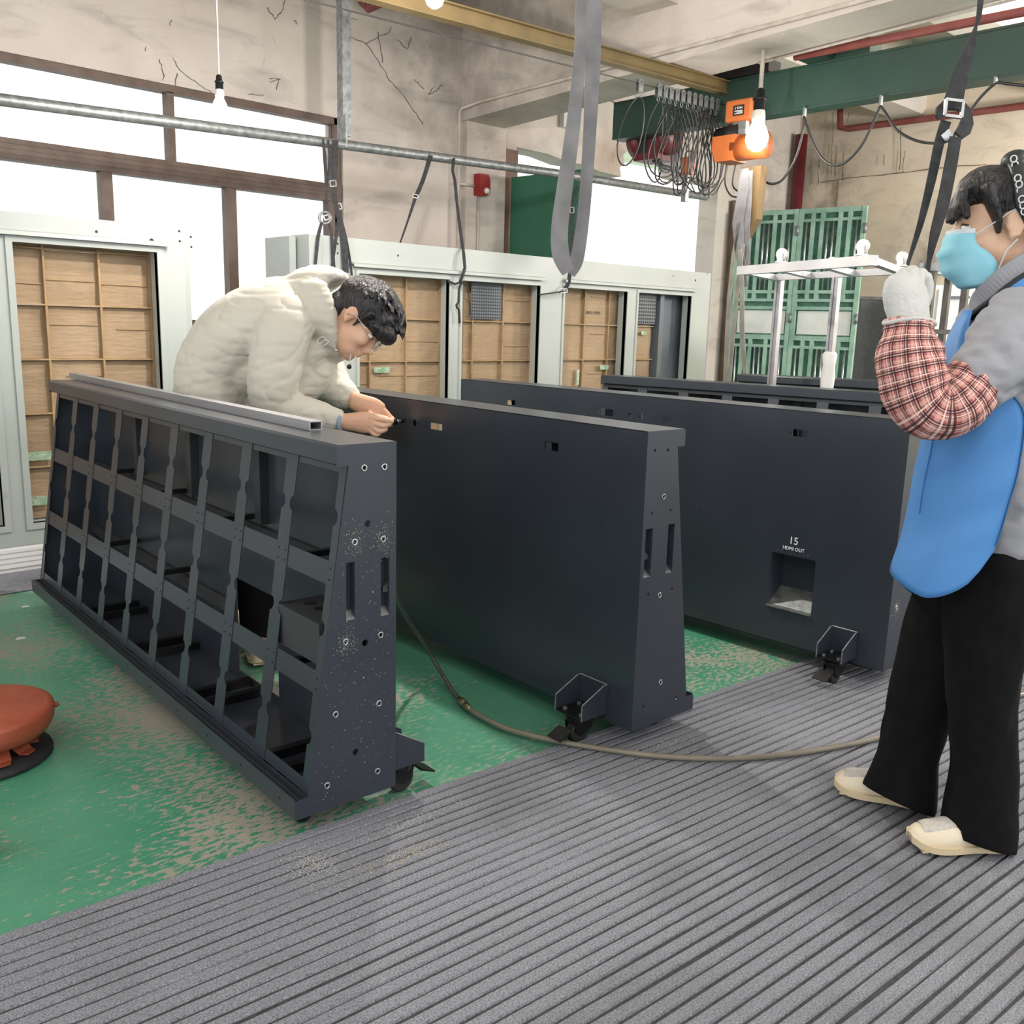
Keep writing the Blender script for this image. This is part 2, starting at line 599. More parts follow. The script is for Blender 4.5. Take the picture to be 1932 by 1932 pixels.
    def build(s, name, mt, parent=None, smooth=False, local=False, origin=None, recalc=True):
        me = bpy.data.meshes.new(name)
        off = Vector((0, 0, 0))
        if parent is not None and not local:
            off = Vector(root_of(parent).location)
        elif parent is None:
            if origin is None:
                xs = [p.x for p in s.v]
                ys = [p.y for p in s.v]
                zs = [p.z for p in s.v]
                origin = ((min(xs) + max(xs)) / 2, (min(ys) + max(ys)) / 2, min(zs))
            off = Vector(origin)
        me.from_pydata([p - off for p in s.v], [], s.f)
        if recalc:
            bm = bmesh.new()
            bm.from_mesh(me)
            bmesh.ops.recalc_face_normals(bm, faces=bm.faces)
            bm.to_mesh(me)
            bm.free()
        me.materials.append(mt)
        if smooth:
            for p in me.polygons:
                p.use_smooth = True
        o = bpy.data.objects.new(name, me)
        col.objects.link(o)
        if parent is not None:
            o.parent = parent
        else:
            o.location = off
        return o


def solid(name, mb, mt, parent, voxel=0.01, smooth_it=4, wrinkle=None, cuts=()):
    """fuse overlapping pieces into one continuous skin"""
    o = mb.build(name, mt, parent, recalc=True)
    md = o.modifiers.new('fuse', 'REMESH')
    md.mode = 'VOXEL'
    md.voxel_size = voxel
    sm = o.modifiers.new('smooth', 'SMOOTH')
    sm.factor = 0.5
    sm.iterations = smooth_it
    dg = bpy.context.evaluated_depsgraph_get()
    dg.update()
    me = bpy.data.meshes.new_from_object(o.evaluated_get(dg))
    o.modifiers.clear()
    o.data = me
    if not me.materials:
        me.materials.append(mt)
    if wrinkle:
        nrm = [v.normal.copy() for v in me.vertices]
        off = Vector(root_of(o).location)
        for v, n in zip(me.vertices, nrm):
            v.co += n * wrinkle(v.co + off)
    off = Vector(root_of(o).location)
    for cp_, cn_, cr_ in cuts:
        cn_ = cn_.normalized()
        for v in me.vertices:
            q = v.co + off - cp_
            h = q.dot(cn_)
            if h > 0 and (q - cn_ * h).length < cr_:
                v.co -= cn_ * h
    for p in me.polygons:
        p.use_smooth = True
    return o


def join_into(o, mb_obj):
    """append another object's mesh to o's mesh (same parent space)"""
    bm = bmesh.new()
    bm.from_mesh(o.data)
    bm.from_mesh(mb_obj.data)
    bm.to_mesh(o.data)
    bm.free()
    for p in o.data.polygons:
        p.use_smooth = True
    bpy.data.objects.remove(mb_obj)


def circle(a, b, r, n=14, rb=None):
    rb = r if rb is None else rb
    return [(a + r * math.cos(2 * math.pi * i / n), b + rb * math.sin(2 * math.pi * i / n)) for i in range(n)]


def rect(a0, a1, b0, b1):
    return [(a0, b0), (a1, b0), (a1, b1), (a0, b1)]


def copy_tree(o, parent=None):
    c = o.copy()
    col.objects.link(c)
    c.parent = parent
    for ch in list(o.children):
        copy_tree(ch, c)
    return c


def text_mesh(name, body, size, mt, parent, M, local=False, extrude=0.0006):
    cu = bpy.data.curves.new(name, 'FONT')
    cu.body = body
    cu.size = size
    cu.align_x = 'CENTER'
    cu.extrude = extrude
    t = bpy.data.objects.new(name + '_tmp', cu)
    col.objects.link(t)
    dg = bpy.context.evaluated_depsgraph_get()
    dg.update()
    me = bpy.data.meshes.new_from_object(t.evaluated_get(dg))
    bpy.data.objects.remove(t)
    off = Vector((0, 0, 0)) if local else Vector(root_of(parent).location)
    for v in me.vertices:
        v.co = M @ v.co - off
    me.materials.clear()
    me.materials.append(mt)
    me.name = name
    o = bpy.data.objects.new(name, me)
    col.objects.link(o)
    o.parent = parent
    return o

# ================================================================== THE SETTING
YW, XW, ZC = 6.2, 10.4, 4.2


def struct(o):
    o['kind'] = 'structure'
    return o


struct(MB().bx(-3, 12.5, -3.5, 9.5, -0.2, 0.0).build('floor', M_floor, origin=(0, 0, 0)))

# window wall, with the window opening and the broken-out doorway
wl, wr, wt, wb = -1.2, 4.06, 2.70, 1.16
door_hole = [(5.83, 0.02), (8.84, 0.02), (8.84, 2.80), (8.15, 2.79), (8.12, 3.02), (7.30, 3.04), (7.27, 2.98), (7.31, 2.93),
             (7.24, 2.88), (7.27, 2.80), (7.20, 2.76), (7.23, 2.68), (6.9, 2.69), (6.72, 2.725), (6.5, 2.715), (6.22, 2.75), (5.83, 2.755)]
MBw = MB().prism([(-3, 0), (XW, 0), (XW, ZC), (-3, ZC)], [rect(wl, wr, wb, wt), door_hole],
                 lambda a, b, t: Vector((a, YW + t, b)), 0.0, 0.24)
wall_l = struct(MBw.build('wall_left', M_wall, origin=(0, YW, 0)))
# soot threads and cracks hanging on the plaster
M_crack = mat('soot_thread', srgb(70, 64, 62), srgb(92, 86, 84), 30, 0.95)
rc_ = random.Random(21)


def crack(par, pts, fn, r=0.003):
    P = []
    for (x0, y0), (x1, y1) in zip(pts, pts[1:]):
        for q in range(5):
            P.append(fn(lerp(x0, x1, q / 5) + rc_.uniform(-1.5, 1.5), lerp(y0, y1, q / 5) + rc_.uniform(-1.5, 1.5)))
    P.append(fn(*pts[-1]))
    MB().tube(P, [r * rc_.uniform(0.5, 1.1) for _ in P], 4).build('crack', M_crack, par)


fw_ = lambda x, y: onY(x, y, YW - 0.003)
for pts in (((663, 70), (690, 82), (715, 118), (735, 150), (760, 180), (785, 215), (798, 235)), ((690, 82), (735, 60), (738, 52)), ((712, 60), (722, 118)), ((300, 112), (310, 140), (308, 152)),
            ((325, 110), (340, 132), (375, 160), (400, 176)), ((330, 160), (334, 138)), ((508, 148), (528, 148), (522, 170)), ((508, 155), (526, 150)), ((505, 15), (520, 36), (533, 20), (538, 0)),
            ((818, 165), (808, 180), (822, 172), (835, 160)), ((780, 150), (800, 168)), ((322, 38), (321, 48)), ((556, 38), (560, 46)), ((750, 75), (768, 92), (776, 70)), ((275, 88), (274, 96)),
            ((640, 30), (675, 38)), ((470, 178), (498, 180)), ((888, 235), (893, 265), (905, 300), (908, 310)), ((930, 290), (915, 305))):
    crack(wall_l, pts, fw_)
# pier standing slightly proud of the wall
struct(MB().bx(5.22, 5.66, YW - 0.05, YW + 0.001, 0, 2.90).build('wall_pier', M_wall))
wall_r = struct(MB().bx(XW, XW + 0.24, -3.5, YW + 0.24, 0, ZC).build('wall_right', M_wall2))
fr_ = lambda x, y: onX(x, y, XW - 0.033)
for pts in (((1572, 212), (1568, 330)), ((1578, 275), (1575, 330)), ((1592, 290), (1590, 340)), ((1545, 300), (1542, 350)), ((1700, 240), (1697, 320)), ((1707, 285), (1704, 325)), ((1668, 290), (1667, 312)),
            ((1550, 343), (1640, 333), (1775, 316), (1860, 310)), ((1601, 212), (1599, 228)), ((1706, 205), (1712, 215), (1706, 235))):
    crack(wall_r, pts, fr_, 0.0045)
# band of thicker plaster on the right wall
struct(MB().bx(XW - 0.03, XW + 0.001, 1.0, 5.62, 0.0, 2.98).build('wall_panel', M_wall2))
struct(MB().bx(-3, XW + 0.24, -3.5, YW + 0.24, ZC, ZC + 0.15).build('ceiling', M_ceil))


def hexa(name, P, mt):
    return struct(MB().add(P, [(0, 1, 2, 3), (7, 6, 5, 4), (0, 4, 5, 1), (1, 5, 6, 2), (2, 6, 7, 3), (3, 7, 4, 0)]).build(name, mt))


def gz(y):
    return 2.87 + (6.1 - y) * 0.042


hexa('ceiling_beam', [(5.2, YW, gz(YW)), (5.63, YW, gz(YW)), (5.63, YW, ZC), (5.2, YW, ZC),
                      (5.2, -1, gz(-1)), (5.63, -1, gz(-1)), (5.63, -1, ZC), (5.2, -1, ZC)], M_wall)
# cross beam that dies into the main beam, and cross beams of the next bay
struct(MB().bx(-3, 5.2, 4.05, 4.40, 3.30, ZC).build('ceiling_beam', M_ceil))
struct(MB().bx(5.63, XW, 4.72, 5.05, 3.56, ZC).build('ceiling_beam', M_ceil))
struct(MB().bx(5.63, XW, 3.0, 3.35, 3.52, ZC).build('ceiling_beam', M_ceil))
struct(MB().bx(XW - 0.4, XW, -1, YW, 3.85, ZC).build('ceiling_beam', M_ceil))
# neighbour's wall beyond the doorway
struct(MB().bx(onY(1148, 260, 8.6).x, 12.4, 8.6, 8.8, onY(1180, 300, 8.6).z, 4.4).build('wall_outside', M_outside))

# window: bronze frame, mullions and panes
win = bpy.data.objects.new('window_1', None)
win.location = (wl, YW, wb)
col.objects.link(win)
win['kind'] = 'structure'
yf0, yf1 = YW + 0.02, YW + 0.10
tz0, tz1 = 2.115, 2.235


def wbar(x0, x1, z0, z1, nm, y0=yf0, y1=yf1):
    return MB().bx(x0, x1, y0, y1, z0, z1).build(nm, M_winframe, win)


wbar(wl, wr, wt - 0.045, wt, 'window_frame')
wbar(wl, wr, wb, wb + 0.06, 'window_frame')
wbar(wr - 0.06, wr, wb, wt, 'window_frame')
wbar(wl, wl + 0.05, wb, wt, 'window_frame')
tr = wbar(wl, wr, tz0, tz1, 'transom', yf0 - 0.01, yf1 + 0.01)
for z in (2.145, 2.175, 2.205):
    MB().bx(wl + 0.06, wr - 0.07, yf0 - 0.016, yf0 - 0.009, z, z + 0.008).build('transom_rib', M_winframe, tr)
for x in (1.27, 2.765):
    wbar(x - 0.022, x + 0.022, tz1, wt - 0.04, 'mullion')
for x in (1.45, 2.33, 3.17, 3.98):
    wbar(x - 0.035, x + 0.035, wb + 0.05, tz0, 'mullion')
xs = [wl + 0.05, 1.27, 2.765, wr - 0.06]
for a, b in zip(xs, xs[1:]):
    MB().bx(a, b, YW + 0.055, YW + 0.060, tz1, wt - 0.04).build('pane', M_glass, win)
xs = [wl + 0.05, 1.45, 2.33, 3.17, 3.98]
for a, b in zip(xs, xs[1:]):
    MB().bx(a, b, YW + 0.055, YW + 0.060, wb + 0.05, tz0).build('pane', M_glass, win)

# doorway: brown frame and a green leaf standing ajar
MB_ = MB().bx(5.68, 5.83, YW - 0.02, YW + 0.2, 0, 2.72)
struct(MB_.build('door_frame', M_wood))
lt = onY(968, 333, YW - 0.06)
rt_ = onZ(1101, 317, lt.z)
dl = thing('door_leaf', 'plain green door leaf standing ajar beside the brown frame', 'door', (lt.x, lt.y, 0))
dv = (Vector((rt_.x, rt_.y, 0)) - Vector((lt.x, lt.y, 0)))
MB().bar((lt.x, lt.y, lt.z / 2), (rt_.x, rt_.y, lt.z / 2), 0.04, lt.z - 0.02, (0, 0, 1)).build('leaf', M_gdoor, dl)
e0 = Vector((rt_.x, rt_.y, 0)) - dv.normalized() * 0.02
MB().bar((e0.x, e0.y, 0.02), (e0.x, e0.y, lt.z - 0.012), 0.05, 0.05, (dv.x, dv.y, 0)).build('edge_strip', M_gate_d, dl)

# ---------------- ribbed mats (ribs and recessed grooves are geometry)


def ribbed_mat(name, label, quad, pitch, groove, ang, wob=0.004):
    """quad = four corners in order; ribs run along ang"""
    root = thing(name, label, 'mat', (sum(q[0] for q in quad) / 4, sum(q[1] for q in quad) / 4, 0))
    d = Vector((math.cos(ang), math.sin(ang)))
    n = Vector((-d.y, d.x))
    vs = [(Vector(q[:2]).dot(n), Vector(q[:2]).dot(d)) for q in quad]
    n0, n1 = min(a for a, _ in vs), max(a for a, _ in vs)
    l0, l1 = min(b for _, b in vs), max(b for _, b in vs)
    base = MB().prism([(q[0], q[1]) for q in quad], [], lambda a, b, t: Vector((a, b, t)), 0.0005, 0.0035)
    base.build('backing', M_groove, root)
    rib = MB()
    i = 0
    a = n1
    while a > n0:
        segs = 40
        r0, r1 = [], []
        for j in range(segs + 1):
            l = lerp(l0, l1, j / segs)
            w0 = wob * noise.noise(Vector((l * 2.3, i * 3.1, 0))) * 1.4
            w1 = wob * noise.noise(Vector((l * 2.6, i * 3.1 + 50, 0))) * 1.4
            up = a + w0
            lo = a - pitch + groove + w1
            r0.append((d * l + n * up))
            r1.append((d * l + n * lo))
        rings = []
        for p, q in zip(r0, r1):
            m1, m2 = p.lerp(q, 0.12), p.lerp(q, 0.88)
            rings.append([Vector((p.x, p.y, 0.002)), Vector((m1.x, m1.y, 0.008)), Vector((m2.x, m2.y, 0.008)), Vector((q.x, q.y, 0.002))])
        rib.rings(rings)
        a -= pitch
        i += 1
    o = rib.build('rib_pile', M_mat, root)
    o['kind'] = 'stuff'
    return root


E1, E2 = onZ(0, 1770), onZ(1500, 1255)
ed = (Vector((E2.x, E2.y)) - Vector((E1.x, E1.y))).normalized()
en = Vector((-ed.y, ed.x))
c0 = Vector((E1.x, E1.y)) - ed * 2.2
c1 = Vector((E2.x, E2.y)) + ed * 6.0
ang_m = math.atan2(ed.y, ed.x)
ribbed_mat('floor_mat', 'wide grey ribbed mat across the foreground under the woman', [c0, c1, c1 - en * 3.0, c0 - en * 3.0], 0.0345, 0.005, ang_m)
f1, f2 = onZ(0, 1127), onZ(62, 1114)
fd = Vector((1, 0.02))
ribbed_mat('floor_mat', 'grey ribbed mat strip at the foot of the big left cabinet', [(-1.5, 4.42), (1.60, 4.46), (1.60, 5.3), (-1.5, 5.3)], 0.0375, 0.009, R(1.0))
# spilled dust
for nm, lab, px_, py_, rx, ry, mt, n in (('dust_patch', 'pale plaster dust patch on the mat before the lattice cabinet', 590, 1640, 0.05, 0.075, M_dust, 380),
                                  ('dust_patch', 'fine beige dust strewn on the mat by the cabinet corner', 760, 1560, 0.2, 0.035, M_dust, 260),
                                  ('dust_patch', 'yellowish sawdust traces along the mat grooves', 765, 1620, 0.17, 0.04, M_saw, 240),
                                  ('dust_patch', 'fine dust on the mat in front of the middle cabinet', 1255, 1410, 0.16, 0.04, M_dust, 220)):
    c = onZ(px_, py_)
    mb = MB()
    for i in range(n):
        q = c + Vector((random.gauss(0, rx * 0.5), random.gauss(0, ry * 0.5), 0))
        s_ = random.uniform(0.0008, 0.0028)
        q.z = 0.0085
        a_ = random.uniform(0, 6.28)
        p3 = [q + Vector((math.cos(a_ + t) * s_, math.sin(a_ + t) * s_, 0)) for t in (0, 2.1, 4.2)]
        mb.add(p3 + [q + Vector((0, 0, s_ * 0.6))], [(0, 1, 2), (0, 1, 3), (1, 2, 3), (2, 0, 3)])
    o = mb.build(nm, mt, recalc=False)
    tag(o, lab, 'dust', kind='stuff')

# ================================================================== DISPLAY CABINETS
CT, CLH, CTP, CBP, CZR, CR, CZB, CZT, CL = 0.1632, 0.0504, 0.1315, 0.2474, 0.1223, 0.2861, 0.07, 0.9676, 2.3835


class Cab:
    def __init__(s, label, x, y, t, flip, L=CL, detail=True):
        s.L = L
        s.sg = -1 if flip else 1
        s.root = thing('display_cabinet', label, 'cabinet', (x, y, 0), t, 'dark display cabinets standing in rows')
        s.M = Matrix.Translation((x, y, 0)) @ Matrix.Rotation(t, 4, 'Z')
        s.Mi = s.M.inverted()

    def p(s, u, v, z):
        return Vector((s.sg * u, v, z))

    def end(s, px_, py_):
        o = s.M @ Vector((0, 0, 0))
        n = (s.M.to_3x3() @ Vector((0, 1, 0)))
        q = s.Mi @ onPlane(px_, py_, o, n)
        return (q.x * s.sg, q.z)

    def back(s, px_, py_, u=0.0):
        o = s.M @ s.p(u, 0, 0)
        n = (s.M.to_3x3() @ Vector((1, 0, 0)))
        q = s.Mi @ onPlane(px_, py_, o, n)
        return (q.y, q.z)

    def build(s, mb, name, mt, parent=None, smooth=False):
        return mb.build(name, mt, parent or s.root, smooth, local=True)


def cabinet(c, end_holes=(), end_drills=(), slots=(), back_holes=(), ring_scale=1.0, brackets=(), far_bracket=True, lattice=True, swarf=0, gap=None, box=(0.26, 0.42)):
    L, p = c.L, c.p
    zt, zb = CZT, CZB
    # back panel with its cut-outs
    mb = MB().prism(rect(0, L, zb, zt), back_holes, lambda a, b, t: p(t, a, b), 0.0, 0.003)
    c.build(mb, 'back_panel', M_slate)
    # end panels
    prof = [(0.003, zb), (CR, zb), (CR, CZR - 0.004), (CBP + 0.004, CZR - 0.004), (CTP, zt - CLH), (CT, zt - CLH), (CT, zt - 0.003), (0.003, zt - 0.003)]
    holes = [circle(*h) for h in end_holes] + [circle(a, b, 0.0042, 8) for a, b in end_drills] + [list(q) for q in slots]
    mb = MB().prism(prof, holes, lambda a, b, t: p(a, t, b), 0.0, 0.004)
    ep = c.build(mb, 'end_panel', M_slate)
    mb = MB().prism(prof, [], lambda a, b, t: p(a, L - t, b), 0.0, 0.004)
    c.build(mb, 'end_panel', M_slate)
    for a, b in end_drills:
        mb = MB()
        rr = 0.0062
        ring = []
        for i in range(14):
            an = 2 * math.pi * i / 14
            ring.append(p(a + rr * math.cos(an) * random.uniform(0.9, 1.15), -0.0006, b + rr * 1.15 * math.sin(an)))
        mb.tube(ring, 0.0022 * ring_scale, 6, True)
        c.build(mb, 'drill_hole', M_bare, ep, True)
    for q in slots:
        us = [a for a, _ in q]
        zs = [b for _, b in q]
        d = 0.022
        mb = MB()
        a0, a1, b0, b1 = min(us), max(us), min(zs), max(zs)
        for x0, x1, y0, y1, z0, z1 in ((a0 - 0.004, a0, 0.004, d, b0, b1), (a1, a1 + 0.004, 0.004, d, b0, b1), (a0, a1, d, d + 0.003, b0, b1)):
            mb.bx(c.sg * x0, c.sg * x1, y0, y1, z0, z1)
        c.build(mb, 'grip_pocket', M_slate, ep)
        mb = MB().add([p(a0, 0.0, b0), p(a1, 0.0, b0), p(a1, d, b0 + 0.018), p(a0, d, b0 + 0.018), p(a0, 0.0, b0 - 0.002), p(a1, 0.0, b0 - 0.002), p(a1, d, b0 + 0.014), p(a0, d, b0 + 0.014)],
                      [(0, 1, 2, 3), (7, 6, 5, 4), (0, 4, 5, 1), (1, 5, 6, 2), (2, 6, 7, 3), (3, 7, 4, 0)])
        c.build(mb, 'grip_sill', M_edge, ep)
    # top cap with a rounded front lip
    capprof = [(0.0, zt - 0.003), (0.0, zt), (CT - 0.006, zt), (CT, zt - 0.006), (CT + 0.001, zt - CLH + 0.006), (CT - 0.012, zt - CLH), (CTP + 0.002, zt - CLH),
               (CTP + 0.002, zt - CLH + 0.003), (CT - 0.014, zt - CLH + 0.003), (CT - 0.004, zt - CLH + 0.009), (CT - 0.004, zt - 0.008), (CT - 0.008, zt - 0.003)]
    mb = MB().prism(capprof, [], lambda a, b, t: p(a, t, b), 0.0002, L - 0.0002)
    c.build(mb, 'top_cap', M_slate)
    # floor plate and front rail
    mb = MB().prism([(0.003, zb), (CR, zb), (CR, CZR), (CR - 0.004, CZR), (CR - 0.004, zb + 0.02), (CR - 0.012, zb + 0.02), (CR - 0.012, CZR - 0.006), (CR - 0.016, CZR - 0.006),
                     (CR - 0.016, CZR - 0.02), (CBP + 0.006, CZR - 0.02), (CBP + 0.006, CZR - 0.002), (CBP + 0.002, CZR - 0.002), (CBP + 0.002, zb + 0.004), (0.003, zb + 0.004)], [],
                    lambda a, b, t: p(a, t, b), 0.004, L - 0.004)
    rail = c.build(mb, 'base_rail', M_slate)
    mb = MB()
    i = 0.08
    while i < L:
        mb.cyl(p(CR, i, zb + 0.026), p(CR + 0.0012, i, zb + 0.026), 0.003, 8)
        i += 0.22
    o = c.build(mb, 'rail_screws', M_black, rail)
    o['kind'] = 'stuff'
    # skirt set back under the cabinet
    mb = MB().bx(c.sg * 0.02, c.sg * 0.23, 0.06, L - 0.06, zb - 0.012, zb)
    c.build(mb, 'underframe', M_black)
    if lattice:
        dz = (zt - CLH) - CZR
        S = math.hypot(dz, CTP - CBP)
        eu, ez = (CTP - CBP) / S, dz / S
        nu, nz = ez, -eu

        def fp(a, b, t):
            return p(CBP + eu * b + nu * t, a, CZR + ez * b + nz * t)
        W, EM, ncol = 0.06, 0.036, 9
        ow = (L - 2 * EM - (ncol - 1) * W) / ncol
        oh = (S - 0.02 - 0.032 - 2 * 0.056) / 3
        rows = [0.032 + i * (oh + 0.056) for i in range(3)]

        def notch(xe, sgn, zc):
            # arc biting into the strip; sgn = +1 bites towards +a
            r, dep = 0.0205, 0.0175
            half = math.acos((r - dep) / r)
            cx = xe - sgn * (r - dep)
            return [(cx + sgn * r * math.cos(t), zc + r * math.sin(t)) for t in [lerp(-half, half, i / 8) for i in range(9)]]

        for j in range(ncol + 1):
            a0 = 0.0 if j == 0 else EM + j * ow + (j - 1) * W
            a1 = EM if j == 0 else (L if j == ncol else a0 + W)
            a0, a1 = max(a0, 0.005), min(a1, L - 0.005)
            right, left = [], []
            for z0 in rows:
                zc = z0 + oh / 2
                if j < ncol:
                    right += notch(a1, -1, zc)
                if j > 0:
                    left += notch(a0, 1, zc)
            poly = [(a0, 0.0), (a1, 0.0)] + right + [(a1, S), (a0, S)] + list(reversed(left))
            mb = MB().prism(poly, [], fp, 0.0, 0.002)
            c.build(mb, 'upright_strip', M_slate)
        for z0, z1 in ((0.0, 0.032), (rows[0] + oh, rows[1]), (rows[1] + oh, rows[2]), (S - 0.02, S)):
            mb = MB().prism(rect(0.005, L - 0.005, z0, z1), [], fp, -0.0022, -0.0002)
            c.build(mb, 'cross_strip', M_slate)
        mb = MB()
        for j in range(ncol + 1):
            a0 = EM + j * ow + (j - 1) * W
            for z0 in (rows[0] + oh, rows[1] + oh):
                for da in (0.012, 0.048):
                    for dz_ in (0.014, 0.040):
                        a = a0 + da
                        if 0.02 < a < L - 0.02:
                            mb.cyl(fp(a, z0 + dz_, 0.002), fp(a, z0 + dz_, 0.0032), 0.0028, 6)
        o = c.build(mb, 'rivets', M_black)
        o['kind'] = 'stuff'
        # inside: rails on the back, braces to the lattice, floor ties
        spans = [(0.595, 0.006, L - 0.006)] + ([(0.30, 0.006, gap[0] - 0.01), (0.30, gap[1] + 0.01, L - 0.006)] if gap else [(0.30, 0.006, L - 0.006)])
        for z, v0_, v1_ in spans:
            mb = MB().prism([(0.003, z), (0.035, z), (0.035, z + 0.012), (0.012, z + 0.03), (0.003, z + 0.03)], [], lambda a, b, t: p(a, t, b), v0_, v1_)
            c.build(mb, 'inner_rail', M_slate_in)
        for j in (1, 3, 5, 7):
            a = EM + j * ow + (j - 0.5) * W
            for z in (0.36, 0.645):
                if gap and z < 0.5 and gap[0] - 0.05 < a < gap[1] + 0.05:
                    continue
                u1 = CBP + (CTP - CBP) * (z - CZR) / dz
                mb = MB().bx(c.sg * 0.004, c.sg * (u1 - 0.004), a - 0.010, a + 0.010, z - 0.008, z + 0.008)
                b_ = c.build(mb, 'brace', M_black)
                mb = MB().cyl(p(u1 - 0.05, a - 0.012, z), p(u1 - 0.05, a - 0.016, z), 0.006, 8)
                c.build(mb, 'brace_bolt', M_bare, b_)
        for j in (1, 3, 5, 7):
            a = EM + j * ow + (j - 0.5) * W
            for da in (-0.05, 0.05):
                mb = MB().bx(c.sg * 0.006, c.sg * (CBP - 0.004), a + da - 0.012, a + da + 0.012, zb + 0.004, zb + 0.030)
                c.build(mb, 'floor_tie', M_black)
        # folded stiffeners inside
        for j in (0, 2, 4, 6):
            a = EM + (j + 0.7) * ow + j * W
            mb = MB().bx(c.sg * 0.004, c.sg * 0.03, a - 0.02, a + 0.02, 0.64, zt - 0.03)
            c.build(mb, 'stiffener', M_slate_in)
        # power box in the near middle cell
        mb = MB().bx(c.sg * 0.06, c.sg * 0.19, 0.045, 0.262, box[0], box[1])
        pb = c.build(mb, 'power_box', M_slate_in)
        for q in range(3):
            mb = MB().cyl(p(0.125, 0.10 + q * 0.055, box[1]), p(0.125, 0.10 + q * 0.055, box[1] + 0.0012), 0.017, 14)
            c.build(mb, 'knockout', M_black, pb)
        mb = MB().bx(c.sg * 0.05, c.sg * 0.11, 0.10, 0.112, 0.56, 0.70)
        c.build(mb, 'inner_bracket', M_slate_in)
    # castor brackets on the back
    for va, vb, ztop in brackets:
        zl = 0.096
        mb = MB().prism(rect(va, vb, zl, ztop), [], lambda a, b, t: p(t, a, b), -0.005, 0.0)
        bk = c.build(mb, 'castor_bracket', M_slate)
        gp = [(-0.004, ztop), (-0.020, ztop), (-0.110, zl + 0.050), (-0.110, zl), (-0.004, zl)]
        for v_ in (va, vb):
            mb = MB().prism(gp, [], lambda a, b, t: p(a, v_ + t, b), -0.002, 0.002)
            c.build(mb, 'gusset', M_slate, bk)
            mb = MB().tube([p(-0.004, v_, ztop), p(-0.020, v_, ztop), p(-0.110, v_, zl + 0.050), p(-0.110, v_, zl)], 0.0022, 6)
            c.build(mb, 'gusset_edge', M_edge, bk)
        mb = MB().tube([p(-0.004, va, ztop), p(-0.004, vb, ztop)], 0.0022, 6)
        c.build(mb, 'top_edge', M_edge, bk)
        mb = MB().bx(c.sg * -0.004, c.sg * -0.110, va, vb, zl, zl + 0.005)
        c.build(mb, 'mounting_plate', M_black, bk)
        for a in (0.2, 0.8):
            for u_ in (-0.03, -0.09):
                vv = lerp(va, vb, a)
                mb = MB().cyl(p(u_, vv, zl + 0.005), p(u_, vv, zl + 0.012), 0.007, 6)
                c.build(mb, 'bolt', M_edge, bk)
        vm = (va + vb) / 2
        mb = MB().lathe(p(-0.058, vm, 0.070), [(0.042, 0.0), (0.044, 0.012), (0.036, 0.022), (0.034, 0.027)], 18)
        mb.prism([(-0.10, 0.072), (-0.02, 0.072), (-0.03, 0.045), (-0.075, 0.028), (-0.095, 0.045)], [], lambda a, b, t: p(a, vm + t, b), -0.024, -0.019)
        mb.prism([(-0.10, 0.072), (-0.02, 0.072), (-0.03, 0.045), (-0.075, 0.028), (-0.095, 0.045)], [], lambda a, b, t: p(a, vm + t, b), 0.019, 0.024)
        c.build(mb, 'castor_fork', M_black, bk)
        mb = MB().lathe(p(-0.068, vm - 0.016, 0.0375), [(0.010, 0), (0.033, 0), (0.0365, 0.004), (0.0365, 0.028), (0.033, 0.032), (0.010, 0.032)], 22, (0, 1, 0))
        c.build(mb, 'castor_wheel', M_rubber, bk)
        mb = MB().prism([(-0.12, 0.052), (-0.165, 0.034), (-0.168, 0.038), (-0.12, 0.060)], [], lambda a, b, t: p(a, vm + t, b), -0.028, 0.028)
        c.build(mb, 'brake_pedal', M_black, bk)
    # small castors under the front
    for v_ in (0.10, L - 0.10):
        mb = MB().lathe(p(0.215, v_ - 0.012, 0.028), [(0.008, 0), (0.024, 0), (0.027, 0.003), (0.027, 0.021), (0.024, 0.024), (0.008, 0.024)], 18, (0, 1, 0))
        mb.bx(c.sg * 0.185, c.sg * 0.245, v_ - 0.02, v_ + 0.02, 0.054, 0.060)
        mb.bx(c.sg * 0.200, c.sg * 0.230, v_ - 0.018, v_ - 0.014, 0.02, 0.056)
        mb.bx(c.sg * 0.200, c.sg * 0.230, v_ + 0.014, v_ + 0.018, 0.02, 0.056)
        c.build(mb, 'front_castor', M_black)
    if swarf:
        mb = MB()
        pts = list(end_drills)
        for i in range(swarf):
            if i < swarf * 0.55 and pts:
                a, b = random.choice(pts[2:5])
                a += random.gauss(0, 0.014)
                b += random.gauss(0, 0.018) - 0.004
            else:
                b = random.uniform(0.09, 0.80)
                a = random.uniform(0.01, 0.24 - (b - 0.09) * 0.12)
            um = CBP + (CTP - CBP) * (b - CZR) / 0.795
            if not (0.004 < a < um - 0.004 and zb < b < zt):
                continue
            if any(abs(a - x) < 0.012 and abs(b - y) < 0.06 for x, y in [(sum(q[0] for q in sl) / 4, sum(q[1] for q in sl) / 4) for sl in slots]):
                continue
            s_ = random.uniform(0.0005, 0.0015)
            q = p(a, -0.0004, b)
            an = random.uniform(0, 6)
            tri = [q + Vector((math.cos(an + t) * s_, 0, math.sin(an + t) * s_)) for t in (0, 2.1, 4.2)]
            mb.add(tri + [q + Vector((0, -s_, 0))], [(0, 1, 2), (0, 1, 3), (1, 2, 3), (2, 0, 3)])
        o = c.build(mb, 'drill_swarf', M_swarf, ep)
        o['kind'] = 'stuff'


